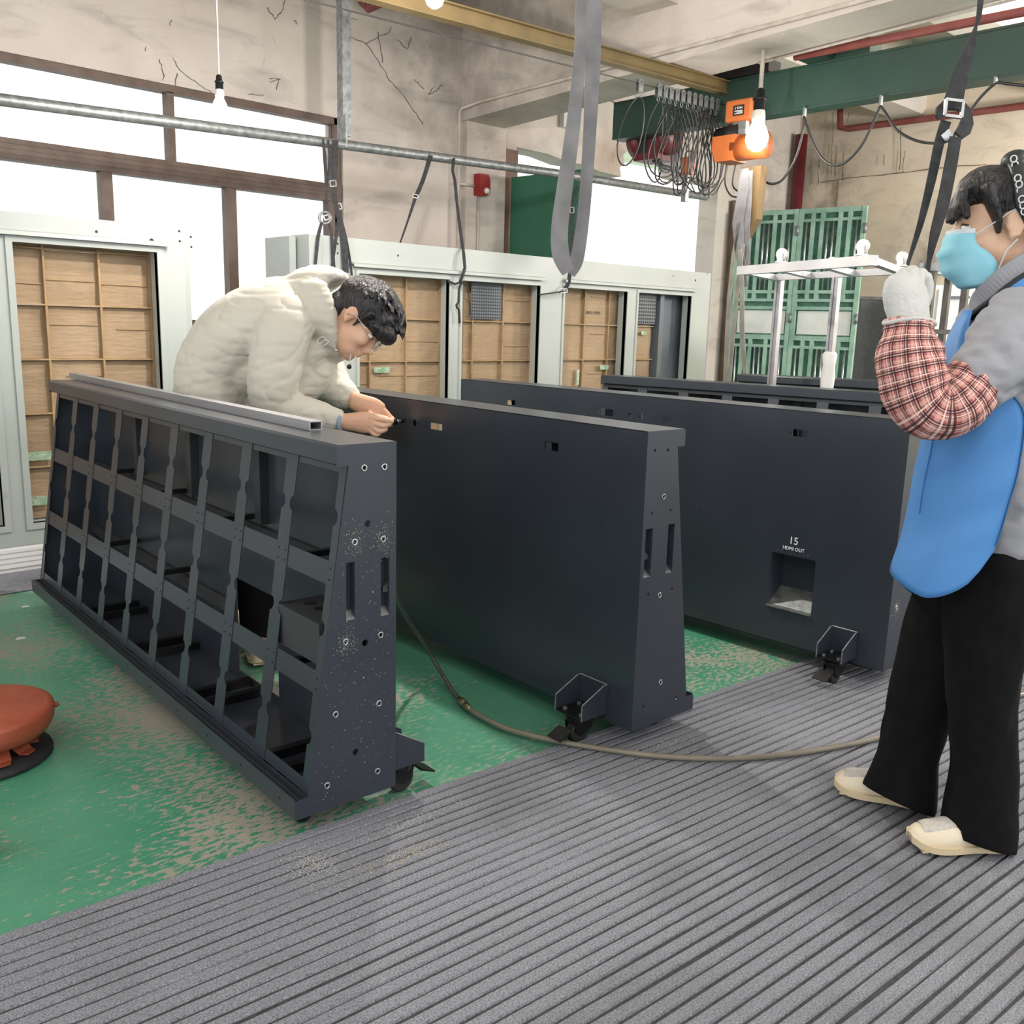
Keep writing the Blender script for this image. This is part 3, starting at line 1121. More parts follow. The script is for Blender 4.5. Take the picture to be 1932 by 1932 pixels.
# --- A: open lattice towards the camera
A = Cab('dark cabinet with open lattice front and aluminium tube on top', 1.3257, 1.8032, -0.0502, True)
dr = [A.end(*q) for q in ((687, 883), (725, 881), (669, 1023), (723, 1017), (652, 1211), (718, 1198), (633, 1348), (715, 1327), (617, 1482), (712, 1455))]
eh = [A.end(*q) + (0.0085,) for q in ((694, 988), (689, 1213), (671, 1419))]
sl = []
for q in (((653, 1062), (672, 1060), (667, 1168), (653, 1170)), ((719, 1052), (736, 1051), (733, 1160), (718, 1162))):
    P = [A.end(*w) for w in q]
    a0, a1 = sum(sorted(x for x, _ in P)[:2]) / 2, sum(sorted(x for x, _ in P)[2:]) / 2
    b0, b1 = sum(sorted(y for _, y in P)[:2]) / 2, sum(sorted(y for _, y in P)[2:]) / 2
    sl.append(rect(a0, a1, b0, b1))
bh = []
for x, y in ((288, 334), (323, 288), (376, 331), (276, 595), (340, 605), (390, 588), (260, 785), (245, 973), (330, 895), (405, 955)):
    a, b = A.back(x / 2.415, 680 + y / 2.415)
    bh.append(circle(a, b, 0.0075, 10))
P = [A.back(*q) for q in ((450, 1096), (530, 1126), (522, 1296), (450, 1262))]
va, vb = sorted((sum(P[i][0] for i in (0, 3)) / 2, sum(P[i][0] for i in (1, 2)) / 2))
bh.append(rect(va, vb, max(0.09, min(q[1] for q in P)), sum(P[i][1] for i in (0, 1)) / 2))
cabinet(A, eh, dr, sl, bh, brackets=[(0.03, 0.14, A.end(744, 1395)[1]), (CL - 0.32, CL - 0.20, 0.30)], swarf=620, gap=(va, vb), box=(A.back(605, 1258, 0.19)[1], A.back(605, 1180, 0.19)[1]))

# --- B: plain back towards the camera
B = Cab('dark cabinet with the plain back panel the man is working on', 2.0522, 1.6165, -0.0473, False)
dr = [B.end(*q) for q in ((1252, 937), (1244, 1123), (1246, 1287))]
eh = [B.end(*q) + (0.0045,) for q in ((1236, 850), (1260, 849), (1230, 968), (1265, 962), (1223, 1121), (1268, 1111), (1276, 1317), (1214, 1333))]
sl = []
for q in (((1217, 999), (1231, 997), (1228, 1086), (1215, 1092)), ((1259, 990), (1272, 988), (1269, 1077), (1258, 1083))):
    P = [B.end(*w) for w in q]
    a0, a1 = sum(sorted(x for x, _ in P)[:2]) / 2, sum(sorted(x for x, _ in P)[2:]) / 2
    b0, b1 = sum(sorted(y for _, y in P)[:2]) / 2, sum(sorted(y for _, y in P)[2:]) / 2
    sl.append(rect(a0, a1, b0, b1))


def prect(c, x0, y0, x1, y1):
    a, b = c.back(x0, y0), c.back(x1, y1)
    return rect(min(a[0], b[0]), max(a[0], b[0]), min(a[1], b[1]), max(a[1], b[1]))


bh = [circle(*B.back(764, 794.5), 0.0125, 16), circle(*B.back(782, 798), 0.0125, 16), prect(B, 812, 797, 834, 813), prect(B, 1027, 832, 1053, 852)]
bh += [circle(*B.back(x, y), 0.003, 8) for x, y in ((809, 802), (837, 807), (1021, 839), (1057, 845), (1136, 991), (1135, 1032), (1134, 1072), (877, 926), (877, 961))]
ba, bb = B.back(1148, 1290), B.back(1098, 1272)
cabinet(B, eh, dr, sl, bh, brackets=[(ba[0], bb[0], (ba[1] + bb[1]) / 2), (CL - 0.32, CL - 0.20, 0.30)])
# socket cover behind the rectangular cut-out
q = B.back(1036, 842)
B.build(MB().bx(0.006, 0.01, q[0] - 0.002, q[0] + 0.03, q[1] - 0.025, q[1] + 0.025), 'socket_plate', M_slate_in)

# --- C: back with the cable recess and its printed legend
Cc = Cab('dark cabinet with printed 15 and square cable recess in its back', 3.1394, 1.3579, 0.0093, False, 2.3293)
P = [Cc.back(*q) for q in ((1454, 1040), (1537, 1058), (1532, 1160), (1449, 1140))]
h0, h1 = (P[1][0] + P[2][0]) / 2, (P[0][0] + P[3][0]) / 2
hz0, hz1 = (P[2][1] + P[3][1]) / 2, (P[0][1] + P[1][1]) / 2
recess = rect(h0, h1, hz0, hz1)
bh = [recess, prect(Cc, 957, 754, 972, 765), prect(Cc, 1133, 770, 1156, 786), prect(Cc, 1247, 785, 1271, 799), prect(Cc, 1496, 809, 1523, 826),
      circle(*Cc.back(1188, 784), 0.0115, 14), circle(*Cc.back(1210, 786), 0.0115, 14)]
bh += [circle(*Cc.back(x, y), 0.003, 8) for x, y in ((953, 760), (977, 762), (1129, 778), (1160, 781), (1243, 789), (1275, 794), (1490, 817), (1529, 821), (1317, 896), (1316, 925), (1315, 955), (1618, 943), (1615, 978), (1613, 1011),
                                             (1468, 1036), (1475, 1038), (1517, 1047), (1525, 1048))]
ba, bb = Cc.back(1619, 1192), Cc.back(1572, 1181)
dC = [(0.09, 0.80), (0.05, 0.55), (0.05, 0.30)]
cabinet(Cc, [(0.12, 0.70, 0.008)], dC, [], bh, brackets=[(ba[0], bb[0], (ba[1] + bb[1]) / 2), (Cc.L - 0.32, Cc.L - 0.20, 0.30)], swarf=160, gap=(h0, h1))
mb = MB()
mb.bx(0.095, 0.098, h0, h1, hz0, hz1)
mb.bx(0.003, 0.098, h0 - 0.003, h0, hz0, hz1)
mb.bx(0.003, 0.098, h1, h1 + 0.003, hz0, hz1)
mb.bx(0.003, 0.098, h0, h1, hz1, hz1 + 0.003)
rc = Cc.build(mb, 'cable_recess', M_slate)
mb = MB().prism([(-0.012, hz0 - 0.004), (0.012, hz0 - 0.002), (0.095, hz0 + 0.055), (0.095, hz0 + 0.059), (0.010, hz0 + 0.002), (-0.012, hz0)], [], lambda a, b, t: Cc.p(a, t, b), h0, h1)
Cc.build(mb, 'recess_ramp', M_galv, rc)  # pale metal stands in for light falling on the ramp from above
mt_ = Cc.p(0, (h0 + h1) / 2, 0)
a15 = Cc.back(1497, 1027)
aH = Cc.back(1497, 1039)
bas = Matrix(((0, 0, -1), (-1, 0, 0), (0, 1, 0))).to_4x4()
for body, q, sz in (('15', a15, 0.040), ('HDMI OUT', aH, 0.0185)):
    Mx = Matrix.Translation(Vector((-0.0008, q[0], q[1]))) @ bas
    text_mesh('printed_legend', body, sz, M_print, Cc.root, Mx, local=True)

# --- D and E: further rows, lips towards the camera
for (x0, y0), (x1, y1), lab, lat, LL in (((1134, 708), (1685, 743), 'dark cabinet behind the one printed 15, its lip facing forward', True, CL),
                              ((1391, 706), (1672, 720), 'farthest dark cabinet, only its top lip showing below the green gate', False, CL)):
    p0, p1 = onZ(x0, y0, CZT), onZ(x1, y1, CZT)
    d = (p0 - p1)
    th = math.atan2(-d.x, d.y)
    far = p0 + Vector((math.cos(th), math.sin(th), 0)) * CT
    near = far - Vector((-math.sin(th), math.cos(th), 0)) * LL
    D_ = Cab(lab, near.x, near.y, th, True)
    cabinet(D_, brackets=[], lattice=lat)

# ================================================================== BIG GREY CABINETS WITH CARDBOARD INSIDE
FY = 4.80


def sx(px_, py_, Y=FY):
    return onY(px_, py_, Y).x


def sz(px_, py_, Y=FY):
    return onY(px_, py_, Y).z


sheet_me = {}


def sheets(root, xcols, zrows, y, skip=()):
    for i in range(len(xcols) - 1):
        for j in range(len(zrows) - 1):
            if (i, j) in skip:
                continue
            x0, x1, z0, z1 = xcols[i] + 0.004, xcols[i + 1] - 0.004, zrows[j] + 0.004, zrows[j + 1] - 0.004
            cx, cz = (x0 + x1) / 2, (z0 + z1) / 2
            yo = y + random.uniform(0, 0.012)
            mb = MB()
            # a slightly dented, folded sheet
            n = 4
            top = []
            for a in range(n + 1):
                rowp = []
                for b in range(n + 1):
                    rowp.append(Vector((lerp(x0, x1, a / n), yo + random.uniform(-0.003, 0.004), lerp(z0, z1, b / n))))
                top.append(rowp)
            vs = [p for r_ in top for p in r_] + [Vector((p.x, yo + 0.012, p.z)) for r_ in top for p in r_]
            N = (n + 1) * (n + 1)
            fs = []
            for a in range(n):
                for b in range(n):
                    q = (a * (n + 1) + b, (a + 1) * (n + 1) + b, (a + 1) * (n + 1) + b + 1, a * (n + 1) + b + 1)
                    fs.append(q)
                    fs.append(tuple(w + N for w in reversed(q)))
            rim = [a * (n + 1) for a in range(n + 1)] + [n * (n + 1) + b for b in range(1, n + 1)] + [a * (n + 1) + n for a in range(n - 1, -1, -1)] + [b for b in range(n - 1, 0, -1)]
            for e in range(len(rim)):
                a, b = rim[e], rim[(e + 1) % len(rim)]
                fs.append((a, b, b + N, a + N))
            mb.add(vs, fs)
            o = mb.build('cardboard_sheet', M_card, root)
            # folded flap line
            if random.random() < 0.6:
                zf = lerp(z0, z1, random.uniform(0.3, 0.8))
                xa = lerp(x0, x1, random.choice((0.0, 0.3)))
                MB().bx(xa, x1, yo - 0.0065, yo - 0.003, zf, zf + 0.005).build('flap_edge', M_card2, o)
    for x in xcols[1:-1]:
        MB().bx(x - 0.005, x + 0.005, y - 0.02, y + 0.012, zrows[0], zrows[-1]).build('divider', M_card2, root)
    for z in zrows[1:-1]:
        MB().bx(xcols[0], xcols[-1], y - 0.022, y + 0.012, z - 0.0035, z + 0.0035).build('divider', M_card2, root)


def flange(root, x0, x1, z0, z1, y, w=0.022, d=0.08):
    for a in ((x0 - w, x0, z0 - w, z1 + w), (x1, x1 + w, z0 - w, z1 + w), (x0, x1, z0 - w, z0), (x0, x1, z1, z1 + w)):
        MB().bx(a[0], a[1], y - 0.008, y + d, a[2], a[3]).build('opening_flange', M_white, root)


# ---- left cabinet
LX1 = sx(351, 560)
LZ = 1.692
lf = thing('steel_cabinet', 'tall pale grey cabinet at far left with cardboard behind its openings', 'cabinet', (0.8, FY + 0.1, 0))
o1x0, o1x1 = sx(42, 720), sx(301, 600)
ozt, ozb = sz(160, 466), sz(80, 985)
o0x1 = o1x0 - 0.125
o0x0 = o0x1 - (o1x1 - o1x0)
mb = MB().prism([(-1.3, 0.135), (LX1, 0.135), (LX1, LZ), (-1.3, LZ)], [rect(o0x0, o0x1, ozb, ozt), rect(o1x0, o1x1, ozb, ozt)], lambda a, b, t: Vector((a, FY + t, b)), 0.0, 0.03)
fb = mb.build('front_board', M_white, lf)
MB().bx(LX1 - 0.002, LX1 + 0.060, FY + 0.07, FY + 0.30, 0.0, LZ - 0.045).build('corner_post', M_white, lf)
MB().bx(-1.3, LX1, FY + 0.03, FY + 0.30, LZ - 0.03, LZ).build('top_board', M_white, lf)
MB().bx(LX1 - 0.01, LX1, FY + 0.03, FY + 0.30, 0.1, LZ - 0.03).build('side_board', M_white, lf)
flange(lf, o1x0, o1x1, ozb, ozt, FY, 0.03)
flange(lf, o0x0, o0x1, ozb, ozt, FY, 0.03)
MB().prism([(FY + 0.001, ozt + 0.055), (FY - 0.030, ozt + 0.048), (FY - 0.034, ozt + 0.030), (FY - 0.028, ozt + 0.030), (FY - 0.026, ozt + 0.042), (FY + 0.001, ozt + 0.046)], [], lambda a, b, t: Vector((t, a, b)), -1.25, o1x1 + 0.06).build('drip_rail', M_white, lf)
pl = MB().bx(-1.3, LX1 - 0.0, FY + 0.005, FY + 0.28, 0.008, 0.135).build('plinth', M_white2, lf)
for z in (0.03, 0.055, 0.08, 0.105):
    MB().bx(-1.3, LX1, FY - 0.003, FY + 0.006, z, z + 0.016).build('plinth_rib', M_white2, pl)
for x, y, r in ((182, 437, 0.007), (286, 454, 0.011), (338, 436, 0.006), (339, 455, 0.006)):
    q = onY(x, y, FY)
    MB().cyl((q.x, FY - 0.001, q.z), (q.x, FY + 0.001, q.z), r, 14).build('bolt_hole', M_black, fb)
for x, y in ((360, 447), (361, 466)):
    q = onY(x, y, FY + 0.07)
    MB().cyl((q.x, FY + 0.069, q.z), (q.x, FY + 0.071, q.z), 0.006, 12).build('bolt_hole', M_black, fb)
CYL = FY + 0.105
pit = (sx(188, 590, CYL) - sx(84, 577, CYL))
xa = sx(86, 590, CYL)
xc = [xa + pit * i for i in range(-5, 4)]
z1 = sz(188, 578, CYL)
zp = (z1 - sz(192, 775, CYL)) / 2
zr_ = [z1 + zp * i for i in range(-5, 3)]
zr_ = [z for z in zr_ if z > 0.05]
zr_[-1] = min(zr_[-1], LZ - 0.035)
xc = [x for x in xc if x < LX1 - 0.05] + [LX1 - 0.012]
sheets(lf, xc, zr_, CYL)
for (x, y) in ((75, 860), (70, 945)):
    q = onY(x, y, CYL - 0.025)
    MB().bx(q.x - 0.12, q.x + 0.06, q.y - 0.002, q.y, q.z - 0.022, q.z + 0.022).build('packing_tape', M_tape, lf)
MB().bx(LX1 - 0.35, LX1 - 0.01, CYL + 0.03, CYL + 0.04, 0.05, LZ - 0.05).build('inner_panel', M_greyin, lf)

# ---- right cabinet, long
rx0, rx1 = sx(583, 470), sx(1336, 600)
RZ = 1.722
rf = thing('steel_cabinet', 'long pale grey cabinet behind the man with four cardboard-backed openings', 'cabinet', (5.0, FY + 0.1, 0))
rzt = sz(900, 531)
cuts = [(677, 846), (870, 1016), (1062, 1179), (1200, 1299)]
hol = []
for a, b in cuts:
    hol.append(rect(sx(a, 640), sx(b, 640), 0.30, rzt))
mb = MB().prism([(rx0, 0.10), (rx1, 0.10), (rx1, RZ), (rx0, RZ)], hol, lambda a, b, t: Vector((a, FY + t, b)), 0.0, 0.03)
fb = mb.build('front_board', M_white, rf)
for h in hol:
    flange(rf, h[0][0], h[1][0], 0.30, rzt, FY, 0.02, 0.085)
MB().bx(rx0, rx1, FY + 0.03, FY + 0.42, RZ - 0.03, RZ).build('top_board', M_white, rf)
MB().bx(rx1 - 0.01, rx1, FY + 0.03, FY + 0.42, 0.0, RZ - 0.03).build('side_board', M_white, rf)
MB().bx(rx0, rx0 + 0.01, FY + 0.03, FY + 0.42, 0.0, RZ - 0.03).build('side_board', M_white, rf)
e0 = sx(546, 470, FY + 0.12)
MB().bx(e0, rx0 - 0.015, FY + 0.12, FY + 0.40, 0.0, RZ - 0.01).build('corner_post', M_white, rf)
MB().bx(rx0, rx1, FY + 0.01, FY + 0.4, 0.0, 0.10).build('plinth', M_white2, rf)
for a, b in ((hol[0][0][0] - 0.05, hol[1][1][0] + 0.03), (hol[2][0][0] - 0.02, hol[3][1][0] + 0.05)):
    MB().prism([(FY + 0.001, rzt + 0.062), (FY - 0.030, rzt + 0.054), (FY - 0.034, rzt + 0.036), (FY - 0.028, rzt + 0.036), (FY - 0.026, rzt + 0.048), (FY + 0.001, rzt + 0.052)], [], lambda q, w, t: Vector((t, q, w)), a, b).build('drip_rail', M_white, rf)
for x, y, r in ((751, 482, 0.007), (637, 460, 0.006), (637, 478, 0.006), (1270, 521, 0.006), (1312, 529, 0.009), (1335, 517, 0.005)):
    q = onY(x, y, FY)
    MB().cyl((q.x, FY - 0.001, q.z), (q.x, FY + 0.001, q.z), r, 12).build('bolt_hole', M_black, fb)
q = onY(574, 471, FY + 0.12)
MB().cyl((q.x, q.y - 0.001, q.z), (q.x, q.y + 0.001, q.z), 0.007, 12).build('bolt_hole', M_black, fb)
CYR = FY + 0.115
xa, xb = sx(763, 640, CYR), sx(1098, 640, CYR)
pit = (xb - xa) / 6.0
xc = [xa + pit * i for i in range(-2, 10)]
z1, z2 = sz(827, 604, CYR), sz(827, 681, CYR)
zp = z1 - z2
zr_ = [z1 + zp * i for i in range(-4, 2)]
zr_[-1] = min(zr_[-1], RZ - 0.04)
zr_ = [z for z in zr_ if z > 0.1]
sheets(rf, xc, zr_, CYR)
MB().bx(xc[-1] + 0.01, rx1 - 0.02, CYR + 0.02, CYR + 0.04, 0.1, RZ - 0.04).build('inner_panel', M_greyin, rf)
MB().bx(xc[-1] + 0.02, xc[-1] + 0.07, CYR - 0.06, CYR + 0.02, 0.1, RZ - 0.04).build('inner_post', M_greyin, rf)
for (x0, y0, x1, y1) in ((889, 528, 944, 603), (1206, 545, 1235, 612)):
    a, b = onY(x0, y0, CYR - 0.03), onY(x1, y1, CYR - 0.03)
    z_hi = min(a.z, RZ - 0.05)
    pp = MB().bx(a.x, b.x, CYR - 0.034, CYR - 0.030, b.z, z_hi).build('perforated_panel', M_greyin, rf)
    mb = MB()
    nx = 13 if x1 - x0 > 40 else 8
    dx = (b.x - a.x) / nx
    z = b.z + dx / 2
    while z < z_hi - 0.01:
        for i in range(nx):
            cx = a.x + dx * (i + 0.5)
            mb.cyl((cx, CYR - 0.0365, z), (cx, CYR - 0.033, z), dx * 0.30, 6)
        z += dx
    o = mb.build('perforations', M_black, pp)
    o['kind'] = 'stuff'
for (x, y, w, h) in ((720, 698, 0.12, 0.035), (1140, 693, 0.10, 0.035), (1090, 712, 0.03, 0.12), (1215, 628, 0.07, 0.03), (836, 560, 0.035, 0.14)):
    q = onY(x, y, CYR - 0.026)
    MB().bx(q.x - w / 2, q.x + w / 2, q.y - 0.002, q.y, q.z - h / 2, q.z + h / 2).build('packing_tape', M_tape, rf)
bas = Matrix(((1, 0, 0), (0, 0, -1), (0, 1, 0))).to_4x4()
q = onY(1117, 592, CYR - 0.006)
text_mesh('carton_print', '5300001 (XEM)', 0.030, M_label, rf, Matrix.Translation(q) @ bas)
q = onY(1008, 588, CYR - 0.006)
text_mesh('carton_print', '53000', 0.030, M_label, rf, Matrix.Translation(q) @ bas)

# ================================================================== OVERHEAD
PY = 5.0
# horizontal pipe hung from a channel
pp = thing('hanging_pipe', 'long galvanised pipe slung level across the room below the window head', 'pipe', onY(640, 272, PY))
pa, pb = onY(-150, 169, PY), onY(1332, 372, PY)
mb = MB().tube([pa, onY(0, 188, PY), onY(640, 272, PY), onY(1050, 327, PY), pb], 0.029, 14)
mb.build('pipe', M_galv, pp, True)
c0 = onY(650, 262, PY + 0.05)
MB().prism([(-0.03, -0.03), (0.03, -0.03), (0.03, 0.03), (0.024, 0.03), (0.024, -0.024), (-0.024, -0.024), (-0.024, 0.03), (-0.03, 0.03)], [],
           lambda a, b, t: Vector((c0.x + a, c0.y + b, t)), c0.z + 0.015, ZC).build('hanger_channel', M_galv, pp)
MB().bx(c0.x - 0.045, c0.x - 0.03, PY - 0.03, PY + 0.06, c0.z - 0.06, c0.z + 0.12).build('hanger_clip', M_galv, pp)
q = onY(1338, 374, PY)
MB().bx(q.x - 0.01, q.x + 0.01, PY - 0.01, PY + 0.01, q.z, q.z + 0.9).build('hanger_rod', M_galv, pp)


def strap(name, label, runs, mt=M_strap, cat='strap', wd=None):
    """runs = [(list of (px, py, width px, Y or -D))]"""
    wd = wd or RT
    pts0 = runs[0][0]
    first = onY(pts0[0], pts0[1], pts0[3]) if pts0[3] > 0 else onD(pts0[0], pts0[1], -pts0[3])
    t = thing(name, label, cat, first)
    for r in runs:
        pts, ws = [], []
        for (x, y, w, Y) in r:
            P = onY(x, y, Y) if Y > 0 else onD(x, y, -Y)
            pts.append(P)
            ws.append(max(0.006, w * (P - CO).dot(FW) / F))
        # smooth the run
        P2, W2 = [], []
        for i in range(len(pts) - 1):
            a = pts[max(0, i - 1)]
            b, c_ = pts[i], pts[i + 1]
            d = pts[min(len(pts) - 1, i + 2)]
            for s_ in range(5):
                u = s_ / 5
                P2.append(0.5 * ((2 * b) + (c_ - a) * u + (2 * a - 5 * b + 4 * c_ - d) * u * u + (3 * b - a - 3 * c_ + d) * u ** 3))
                W2.append(lerp(ws[i], ws[i + 1], u))
        P2.append(pts[-1])
        W2.append(ws[-1])
        MB().ribbon(P2, W2, 0.003, wd).build('webbing', mt, t)
    return t


def buckle(t, x, y, Y, w=0.035, h=0.035, rot=0.0):
    c = onY(x, y, Y) if Y > 0 else onD(x, y, -Y)
    M = Matrix((RT * math.cos(rot) + UP * math.sin(rot), UP * math.cos(rot) - RT * math.sin(rot), -FW)).transposed()
    pts = [c + M @ Vector((a * w / 2, b * h / 2, 0.006)) for a, b in ((-1, -1), (1, -1), (1, 1), (-1, 1))]
    mb = MB()
    for i in range(4):
        mb.bar(pts[i], pts[(i + 1) % 4], 0.006, 0.006, FW)
    b_ = mb.build('buckle', M_bare, t)
    return M, c


s1 = strap('ratchet_strap', 'black strap with round ring hung on the pipe, nearest the window', [
    [(609, 262, 4, 4.93), (613, 300, 7, 4.9), (615, 350, 5, 4.88), (616, 395, 6, 4.86)],
    [(619, 264, 4, 4.95), (622, 300, 6, 4.9), (617, 350, 4, 4.885)],
    [(607, 420, 6, 4.84), (600, 448, 7, 4.775), (595, 500, 6, 4.765)],
    [(620, 418, 5, 4.84), (626, 448, 6, 4.775), (629, 505, 8, 4.765)]])
M_, c_ = buckle(s1, 617, 411, 4.85, 0.03, 0.026, 0.25)
ringp = [c_ + M_ @ Vector((0.034 * math.cos(t) - 0.01, 0.034 * math.sin(t), 0.008)) for t in [2 * math.pi * i / 20 for i in range(20)]]
MB().tube(ringp, 0.008, 8, True).build('cam_ring', M_galv, s1, True)
s2 = strap('ratchet_strap', 'wide black strap with square buckle beside the pipe hanger', [
    [(632, 264, 12, 4.94), (632, 300, 12, 4.9), (630, 340, 12, 4.88)],
    [(629, 355, 11, 4.88), (633, 385, 9, 4.86), (642, 420, 10, 4.82), (648, 450, 13, 4.775), (652, 515, 12, 4.755)],
    [(640, 400, 5, 4.85), (651, 446, 7, 4.78), (660, 490, 5, 4.77), (664, 520, 4, 4.76)],
    [(636, 420, 4, 4.84), (634, 448, 6, 4.78), (626, 505, 5, 4.765)]])
buckle(s2, 629, 347, 4.87, 0.034, 0.034, 0.1)
buckle(s2, 641, 390, 4.85, 0.022, 0.034, 0.3)
s3 = strap('ratchet_strap', 'black strap slanting from the pipe down to the grey cabinet top', [
    [(812, 293, 10, 4.95), (806, 315, 8, 4.93), (796, 345, 8, 4.92), (784, 372, 8, 4.91)],
    [(784, 372, 7, 4.91), (770, 415, 4, 4.9), (754, 461, 3, 4.86)],
    [(812, 297, 5, 4.97), (800, 330, 4, 4.97), (786, 368, 4, 4.95)]])
buckle(s3, 784, 371, 4.9, 0.034, 0.02, -0.3)
s4 = thing('lashing_cord', 'thin black cord from the pipe to the first cabinet post', 'cord', onY(856, 300, 4.96))
mb = MB().tube([onY(856, 300, 4.96), onY(854, 322, 4.93), onY(858, 340, 4.93), onY(862, 380, 4.9), onY(868, 430, 4.85), onY(875, 480, 4.765), onY(877, 505, 4.755), onY(872, 522, 4.75), onY(868, 532, 4.75)], 0.010, 8)
mb.build('cord', M_strap, s4, True)
mb = MB().tube([onY(845, 530, 4.765), onY(858, 536, 4.76), onY(872, 532, 4.76), onY(866, 545, 4.765), onY(865, 570, 4.765), onY(861, 576, 4.765), onY(862, 580, 4.76), onY(866, 584, 4.765), onY(867, 610, 4.77)], 0.008, 8)
mb.build('tail', M_strap, s4, True)
mb = MB().tube([onY(872, 533, 4.77), onY(882, 545, 4.77), onY(886, 570, 4.77), onY(887, 595, 4.77)], 0.004, 6)
mb.build('loose_end', M_strap, s4, True)
s5 = strap('ratchet_strap', 'narrow black strap running down to the thick middle cabinet post', [
    [(1079, 332, 5, 4.97), (1079, 390, 6, 4.93), (1079, 450, 6, 4.85), (1078, 486, 6, 4.775), (1073, 530, 8, 4.765), (1066, 545, 8, 4.75)],
    [(1018, 556, 9, 4.765), (1040, 553, 9, 4.76), (1064, 549, 9, 4.765)]])
buckle(s5, 1079, 397, 4.92, 0.028, 0.04, 0)
buckle(s5, 1062, 549, 4.75, 0.06, 0.028, 0.1)

# wide grey lifting sling, a closed loop hanging near the camera
SD = 3.4
sp = [(1102, -330, 18), (1098, -60, 19), (1094, 100, 22), (1081, 240, 27), (1066, 350, 30), (1056, 430, 32), (1058, 480, 33), (1072, 514, 24)]
sp2 = [(1128, -330, 28), (1122, -60, 29), (1119, 100, 29), (1113, 240, 25), (1106, 350, 23), (1098, 430, 24), (1088, 490, 26), (1074, 516, 24)]
strap('lifting_sling', 'wide grey lifting sling hanging in a long loop in the middle', [[(x, y, w, -SD) for x, y, w in sp], [(x, y, w, -SD - 0.04) for x, y, w in sp2]], M_sling, 'sling')

# strap in the woman's hand
GD = 2.12
s6 = strap('ratchet_strap', 'black strap with big silver buckle that the woman is holding', [
    [(1862, -220, 16, -GD), (1850, 0, 11, -GD), (1841, 50, 4, -GD), (1828, 95, 22, -GD), (1812, 140, 31, -GD), (1799, 190, 36, -GD)],
    [(1785, 228, 20, -GD), (1772, 270, 19, -GD), (1757, 340, 17, -GD), (1737, 420, 12, -GD), (1719, 478, 7, -GD - 0.02), (1712, 500, 6, -GD - 0.02)],
    [(1803, 258, 22, -GD + 0.02), (1794, 310, 24, -GD + 0.02), (1780, 380, 24, -GD + 0.02), (1764, 440, 19, -GD + 0.02), (1753, 490, 9, -GD), (1749, 515, 10, -GD)]])
M_, c_ = buckle(s6, 1797, 207, -GD + 0.012, 0.036, 0.034, -0.12)
# curved plastic hook pad
pad = []
for (x, y) in ((1764, 218), (1769, 200), (1782, 188), (1800, 184), (1820, 190), (1833, 208), (1834, 236), (1826, 256), (1811, 266), (1798, 252), (1806, 240), (1815, 222), (1808, 206), (1790, 206), (1779, 222), (1770, 226)):
    P = onD(x, y, GD - 0.004)
    pad.append(P)
nn = FH
mb = MB()
loc2 = [(P.dot(RT), P.dot(UP)) for P in pad]
base = onD(1800, 220, GD - 0.004)
bd = base.dot(FW)


def padfn(a, b, t):
    return RT * a + UP * b + FW * (bd + t)


mb.prism(loc2, [], padfn, -0.004, 0.004)
mb.build('hook_pad', M_strap, s6)
q0, q1 = onD(1781, 250, GD - 0.002), onD(1794, 243, GD - 0.002)
MB().bar(q0, onD(1790, 262, GD - 0.002), 0.02, 0.008, FH).build('ratchet', M_bare, s6)

# ---- bulbs


def bulb(label, cx, cy, D, scale, power, cord_to=None, conduit=False):
    c = onD(cx, cy, D)
    t = thing('hanging_bulb', label, 'light bulb', c, group='bare bulbs hanging overhead')
    r = 0.034 * scale
    MB().lathe(c, [(0.3 * r, -1.05 * r), (0.75 * r, -0.75 * r), (r, -0.15 * r), (0.98 * r, 0.3 * r), (0.75 * r, 0.9 * r), (0.52 * r, 1.3 * r)], 20).build('globe', M_bulb, t, True)
    MB().lathe(c, [(0.54 * r, 1.28 * r), (0.62 * r, 1.7 * r), (0.55 * r, 2.3 * r), (0.4 * r, 2.5 * r)], 16).build('neck', M_bulbneck, t, True)
    MB().lathe(c, [(0.40 * r, 2.35 * r), (0.52 * r, 2.4 * r), (0.52 * r, 3.2 * r), (0.62 * r, 3.25 * r), (0.60 * r, 3.4 * r), (0.42 * r, 3.5 * r), (0.36 * r, 4.1 * r), (0.1 * r, 4.3 * r)], 16).build('socket', M_black, t, True)
    top = Vector((c.x, c.y, cord_to))
    if conduit:
        MB().tube([c + Vector((0, 0, 4.2 * r)), top], 0.014, 10).build('stem', M_conduit, t, True)
    else:
        MB().tube([c + Vector((0, 0, 4.2 * r)), top], 0.004, 6).build('cord', M_conduit, t)
    point_lamp('bulb_light', c - Vector((0, 0, 0.07)), power, r)
    return t


bulb('bare bulb on a thin cord in front of the window', 415, 205, 4.5, 1.0, 13, ZC)
bulb('bare bulb at the top edge above the ochre beam', 820, -6, 4.0, 1.15, 95, ZC)
c_ = onX(1428, 262, 5.42)
bulb('glowing bulb on a rigid conduit beside the orange hoist', 1428, 262, c_.dot(FH), 2.1, 15, gz(c_.y), True)

